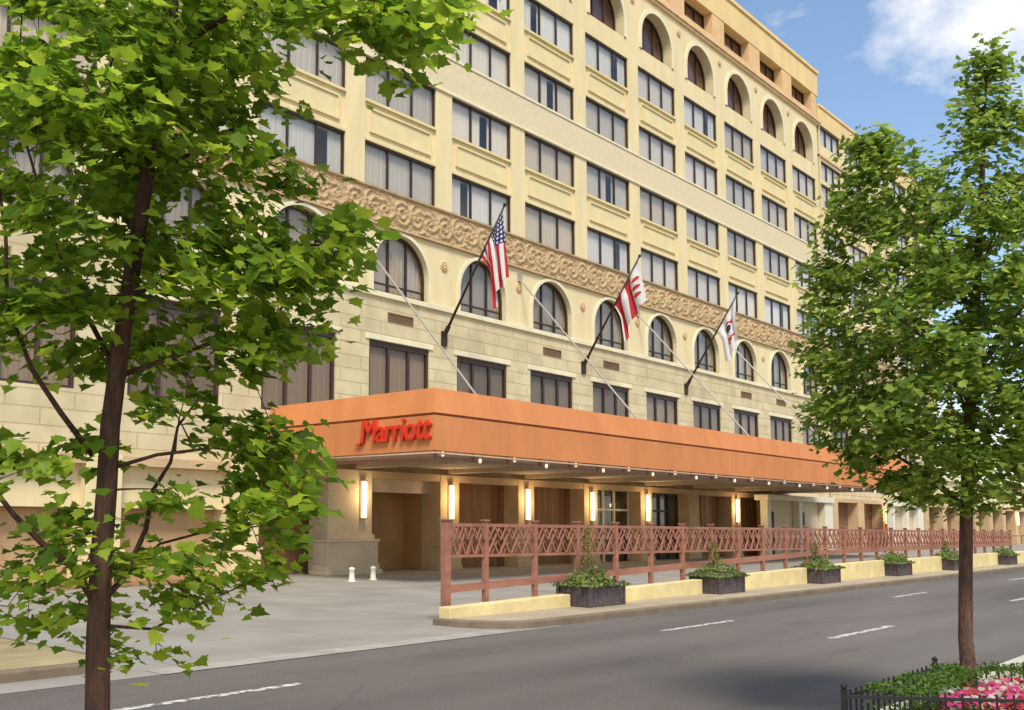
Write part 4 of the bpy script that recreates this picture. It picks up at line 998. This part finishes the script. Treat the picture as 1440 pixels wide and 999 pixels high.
# ------------------------------------------------------------------ flower bed
A = Vector((7.32, 2.71)); B = Vector((9.33, 2.69)); Cc = Vector((11.6, .55)); Dd = Vector((9.3, .1))
bed = empty('flower_bed', (9.3, 1.6, .146), 'raised flower bed of pink, white and red blooms around the right tree', 'flower bed')
def inset(pts, d):
    c = sum(pts, Vector((0, 0))) / len(pts); return [p + (c - p).normalized() * d for p in pts]
q = inset([A, B, Cc, Dd], .12)
g = MB(); g.poly([(p.x, p.y) for p in q[::-1]], .1, .30); g.build('soil', M['soil'], bed)
def inside(p, poly):
    r = False; n = len(poly)
    for i in range(n):
        a, b = poly[i], poly[(i + 1) % n]
        if (a.y > p[1]) != (b.y > p[1]) and p[0] < (b.x - a.x) * (p[1] - a.y) / (b.y - a.y) + a.x: r = not r
    return r
def dist_edge(p, a, b):
    ab = b - a; t = max(0, min(1, ((Vector(p[:2]) - a).dot(ab)) / ab.length_squared)); return (Vector(p[:2]) - (a + ab * t)).length
hp = []; hn = []; fl = {'pink': [], 'white': [], 'red': [], 'purple': []}; gp = []
for _ in range(60000):
    p = (rnd.uniform(7.2, 11.7), rnd.uniform(0, 2.8))
    if not inside(p, q): continue
    dd = min(dist_edge(p, A, B), dist_edge(p, B, Cc))
    if dd < .46:
        if len(hp) < 16000:
            top_ = .54 + .035 * math.sin(p[0] * 9) * math.sin(p[1] * 7); z = rnd.uniform(.3, top_) if rnd.random() < .45 else top_ + rnd.gauss(0, .018)
            hp.append((*p, z)); hn.append((rnd.gauss(0, .6), rnd.gauss(0, .6) - .1, 1))
    else:
        if rnd.random() < .30: gp.append((*p, rnd.uniform(.3, .42)))
        if rnd.random() < .24:
            s_ = math.sin(p[0] * 4.1 + 1) * math.cos(p[1] * 5.3) + rnd.gauss(0, .35)
            k = 'pink' if s_ > .25 else 'white' if s_ > -.1 else 'red' if s_ > -.65 else 'purple'
            fl[k].append((*p, rnd.uniform(.38, .50)))
leaves_mesh('flower_foliage', M['hedge'], gp, [(rnd.gauss(0, .5), rnd.gauss(0, .5), 1) for _ in gp], .05, 'oval', bed, tuple(bed.location))['kind'] = 'stuff'
FC = {'pink': (.50, .05, .18), 'white': (.50, .42, .34), 'red': (.42, .04, .05), 'purple': (.26, .07, .28)}
for k, v in fl.items():
    if v:
        o = leaves_mesh(k + '_flowers', leaf_mat(k + '_petals', tuple(c * .8 for c in FC[k]), FC[k], tuple(min(1, c * 1.25) for c in FC[k]), .25), v, [(rnd.gauss(0, .5) - .25, rnd.gauss(0, .5) - .3, 1) for _ in v], .042, 'round', bed, tuple(bed.location)); o['kind'] = 'stuff'
he = leaves_mesh('hedge', M['hedge'], hp, hn, .036, 'oval', None, (9.33, 2.6, .3)); he.location = (9.33, 2.6, .3); tag(he, 'low clipped green hedge round the street side of the flower bed', 'hedge')
fe = empty('garden_fence', (A.x, A.y, .146), 'low black iron edging fence around the flower bed', 'fence')
cor_ = [A, B, Cc, Dd]
for i in range(4):
    a, b = cor_[i], cor_[(i + 1) % 4]; ln = (b - a).length; n = max(2, int(ln / .11))
    g = MB(); g.bar((a.x, a.y, .50), (b.x, b.y, .50), .022, .022); g.bar((a.x, a.y, .22), (b.x, b.y, .22), .018, .018); g.build('rail', M['black'], fe)
    g = MB()
    for j in range(1, n): p = a.lerp(b, j / n); g.box(p.x - .006, p.y - .006, .146, p.x + .006, p.y + .006, .54)
    g.build('pickets', M['black'], fe)
    g = MB(); g.box(a.x - .018, a.y - .018, .146, a.x + .018, a.y + .018, .55); g.lathe((a.x, a.y, .55), [(.01, 0), (.024, .015), (.024, .03), (.004, .05)], 8); g.build('post', M['black'], fe)
